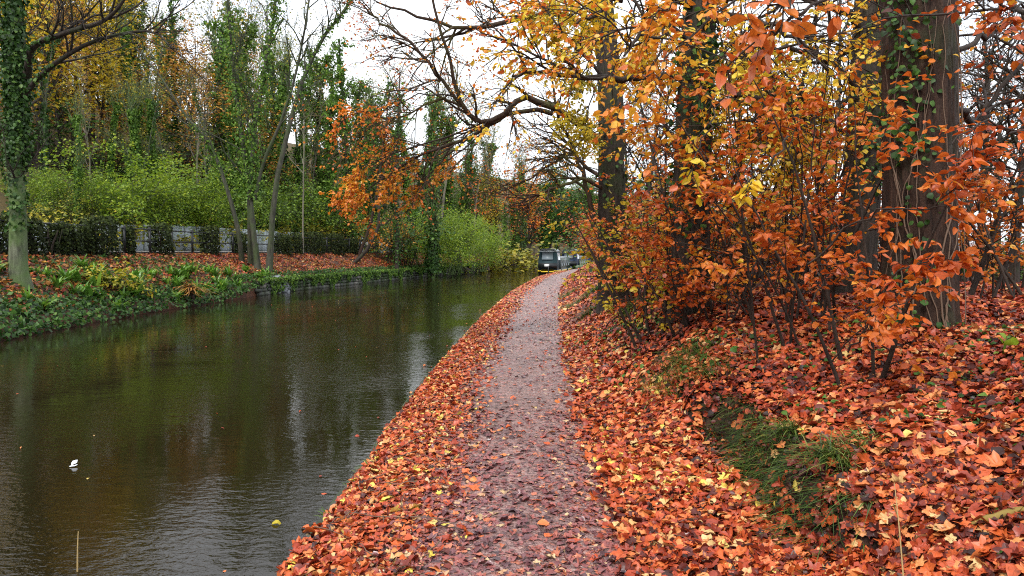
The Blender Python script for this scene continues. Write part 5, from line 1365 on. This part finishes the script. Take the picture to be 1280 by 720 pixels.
def boat(y0, L, label, hullc, cabc, panel, hood=True, hoodc='teal', stripe='yellow', hoodh=1.0, group='narrowboats moored along the towpath', roofc='roof'):
    """stern at y0, lying along the towpath edge; local +y runs forward"""
    ym = y0 + L / 2; ang = -math.atan2(float(E(y0 + L) - E(y0)), L); wd = 2.0
    x0 = float(E(y0)) - wd / 2 * math.cos(ang) - .10
    root = empty('narrowboat', (x0, y0, 0), label, 'boat', group, ang)
    W = wd / 2
    # hull: rounded stern, pointed bow
    mb = MB(); rings = []
    for yy, k, zt in ((0, .55, .62), (.25, .86, .62), (.7, .98, .60), (1.4, 1, .58), (L - 2.5, 1, .58), (L - 1.2, .86, .64), (L - .4, .45, .74), (L, .08, .85)):
        rings.append(np.array([(-W * k * .92, yy, -.3), (W * k * .92, yy, -.3), (W * k, yy, zt * .55), (W * k, yy, zt), (-W * k, yy, zt), (-W * k, yy, zt * .55)]))
    mb.loft(rings); mb.build('hull', BM[hullc], root)
    mb = MB(); rings = []
    for yy, k in ((-.04, .58), (.22, .89), (.68, 1.01), (1.4, 1.03), (L - 2.5, 1.03), (L - 1.2, .89)):
        rings.append(np.array([(-W * k, yy, .37), (W * k, yy, .37), (W * k, yy, .52), (-W * k, yy, .52)]))
    mb.loft(rings); mb.build('rubbing_strake', BM[stripe], root)
    # cabin with tumblehome
    c0, c1 = 2.3, L - 2.9
    mb = MB(); mb.prism([(-W * .90, .58), (W * .90, .58), (W * .78, 1.62), (0, 1.70), (-W * .78, 1.62)], c0, c1); cab = mb.build('cabin', BM[cabc], root)
    mb = MB(); mb.prism([(-W * .82, 1.625), (W * .82, 1.625), (W * .6, 1.70), (0, 1.74), (-W * .6, 1.70)], c0 - .08, c1 + .08); mb.build('roof', BM[roofc], root)
    for yy in np.arange(c0 + .6, c1 - .6, 1.5):
        for sg in (1, -1):
            mb = MB(); xa, xb = W * .90 - .02, W * .80
            v = np.array([(xa - .022, yy, .88), (xa - .022, yy + .8, .88), (xb + .022, yy + .8, 1.4), (xb + .022, yy, 1.4)]); v[:, 0] = np.array([W * .868, W * .868, W * .808, W * .808]) + .012; v[:, 0] *= sg
            v2 = v.copy(); v2[:, 0] -= .03 * sg
            mb.loft([v2, v]); mb.build('window', BM['glass'], root)
    if panel:
        for yy in np.arange(c0 + .1, c1 - .6, 1.5):
            v = np.array([(W * .902 + .012, yy, .62), (W * .902 + .012, yy + .42, .62), (W * .80 + .01, yy + .42, 1.52), (W * .80 + .01, yy, 1.52)]); v2 = v.copy(); v2[:, 0] -= .02
            mb = MB(); mb.loft([v2, v]); mb.build('side_panel', BM[panel], root)
    if hood:
        ht = 1.45 + hoodh
        mb = MB(); prof = [(-W * .88, .62), (W * .88, .62), (W * .86, 1.5), (W * .78, ht - .22), (W * .55, ht - .04), (0, ht), (-W * .55, ht - .04), (-W * .78, ht - .22), (-W * .86, 1.5)]
        r0 = np.array([(x, .18 + (0.10 if z > 1.5 else 0) + max(0, (z - 1.5)) * .12, z) for x, z in prof]); r1 = np.array([(x, 2.25, z) for x, z in prof])
        mb.loft([r0, r1]); hd = mb.build('hood', BM[hoodc], root)
        mb = MB(); prof = [(W * .80, ht - .24), (W * .58, ht - .05), (0, ht - .01), (-W * .58, ht - .05), (-W * .80, ht - .24), (-W * .78, ht - .15), (-W * .56, ht + .03), (0, ht + .07), (W * .56, ht + .03), (W * .78, ht - .15)]
        mb.loft([np.array([(x, .30, z) for x, z in prof]), np.array([(x, 2.3, z) for x, z in prof])]); mb.build('hood_top', BM['roof'], root)
        mb = MB(); v = np.array([(-W * .55, .15, 1.5), (W * .48, .15, 1.5), (W * .44, .23, ht - .28), (-W * .50, .23, ht - .28)]); v2 = v + np.array([0, .03, 0]); mb.loft([v2, v]); mb.build('hood_window', BM['glass'], root)
        for sg in (1, -1):
            v = np.array([(W * .885, .6, 1.45), (W * .885, 1.9, 1.45), (W * .82, 1.9, ht - .34), (W * .82, .6, ht - .34)]); v[:, 0] *= sg; v2 = v.copy(); v2[:, 0] -= .05 * sg
            mb = MB(); mb.loft([v2, v]); mb.build('hood_window', BM['white' if sg > 0 else 'glass'], root)
    mb = MB(); mb.box((0, -.06 + .05, .92), (1.7, .10, .5)); mb.build('stern_panel', BM['black'], root)
    mb = MB(); mb.box((-.05, -.085, .95), (.42, .04, .22)); mb.build('plate', BM['plate'], root)
    mb = MB(); mb.tubes(np.array([[.1, -.15, .2], [.1, -.12, .9], [.1, .2, 1.15]]), np.array([.05, .04, .03]), 6); mb.build('tiller', BM['black'], root)
    for yy in (1.2, L * .45, L * .75):
        mb = MB(); mb.tubes(np.array([[W + .10, yy, .62], [W + .11, yy, .5], [W + .11, yy, .15], [W + .10, yy, .08]]), np.array([.02, .07, .07, .02]), 8); mb.build('fender', BM['black'], root)
    for yy, sz in ((c0 + 1.0, (.5, .7, .22)), (c0 + 3.6, (.4, .9, .16)), (c0 + 5.2, (.35, .35, .3))):
        mb = MB(); mb.box((-.1, yy, 1.74 + sz[2] / 2), sz, .1, taper=.92); mb.build('roof_box', BM[('red', 'black', 'olive')[int(yy) % 3]], root)
    mb = MB(); q = np.array([[W * .9, .7, .66], [W + .35, .1, .5], [W + .75, -.7, .52]]); mb.tubes(resample(q, 8), np.full(8, .018), 5); mb.build('mooring_rope', M['straw'], root)
    mb = MB(); mb.tubes(np.array([[.3, c0 + 2, 1.7], [.3, c0 + 2, 2.05]]), np.array([.06, .06]), 8); mb.build('chimney', BM['black'], root)
    return root


boat(61.5, 12, 'nearest narrowboat, black stern with yellow stripe under a teal canvas hood', 'black', 'green', None, True, 'teal', 'yellow', .98)
boat(75.5, 12, 'second narrowboat with white topped hood and olive yellow side panels', 'black', 'green', 'olive', True, 'navy', 'olive', 1.05)
boat(89, 12, 'blue narrowboat third along the bank behind the white hooded boat', 'black', 'blue', None, False, 'navy', 'blue', .8)
boat(103, 12, 'farthest dark blue narrowboat at the bend of the canal', 'black', 'navy', None, True, 'navy', 'green', .7)
mb = MB(); yy = np.arange(70, 104, 1.0); mb.tubes(np.stack([E(yy) + .25, yy, near_z(E(yy) + .25, yy) + .12 + .05 * np.sin(yy * 2)], 1), np.full(len(yy), .2), 6); 
tag(mb.build('bank_grass', M['grass']), 'green grassy edge beside the moored boats', 'grass', kind='stuff')

# ------------------------------------------------------------------ render settings
for o in scene.objects:
    if 'h' in o: del o['h']
scene.view_settings.view_transform = 'Standard'; scene.view_settings.look = 'None'; scene.view_settings.gamma = 1
scene.view_settings.use_curve_mapping = False
scene.view_settings.exposure = 1.0
cy = scene.cycles
cy.use_denoising = False
cy.filter_width = 1.1
cy.max_bounces = 6; cy.diffuse_bounces = 3; cy.glossy_bounces = 3; cy.transmission_bounces = 3; cy.transparent_max_bounces = 4
cy.use_adaptive_sampling = True; cy.adaptive_threshold = .008
cy.sample_clamp_indirect = 6
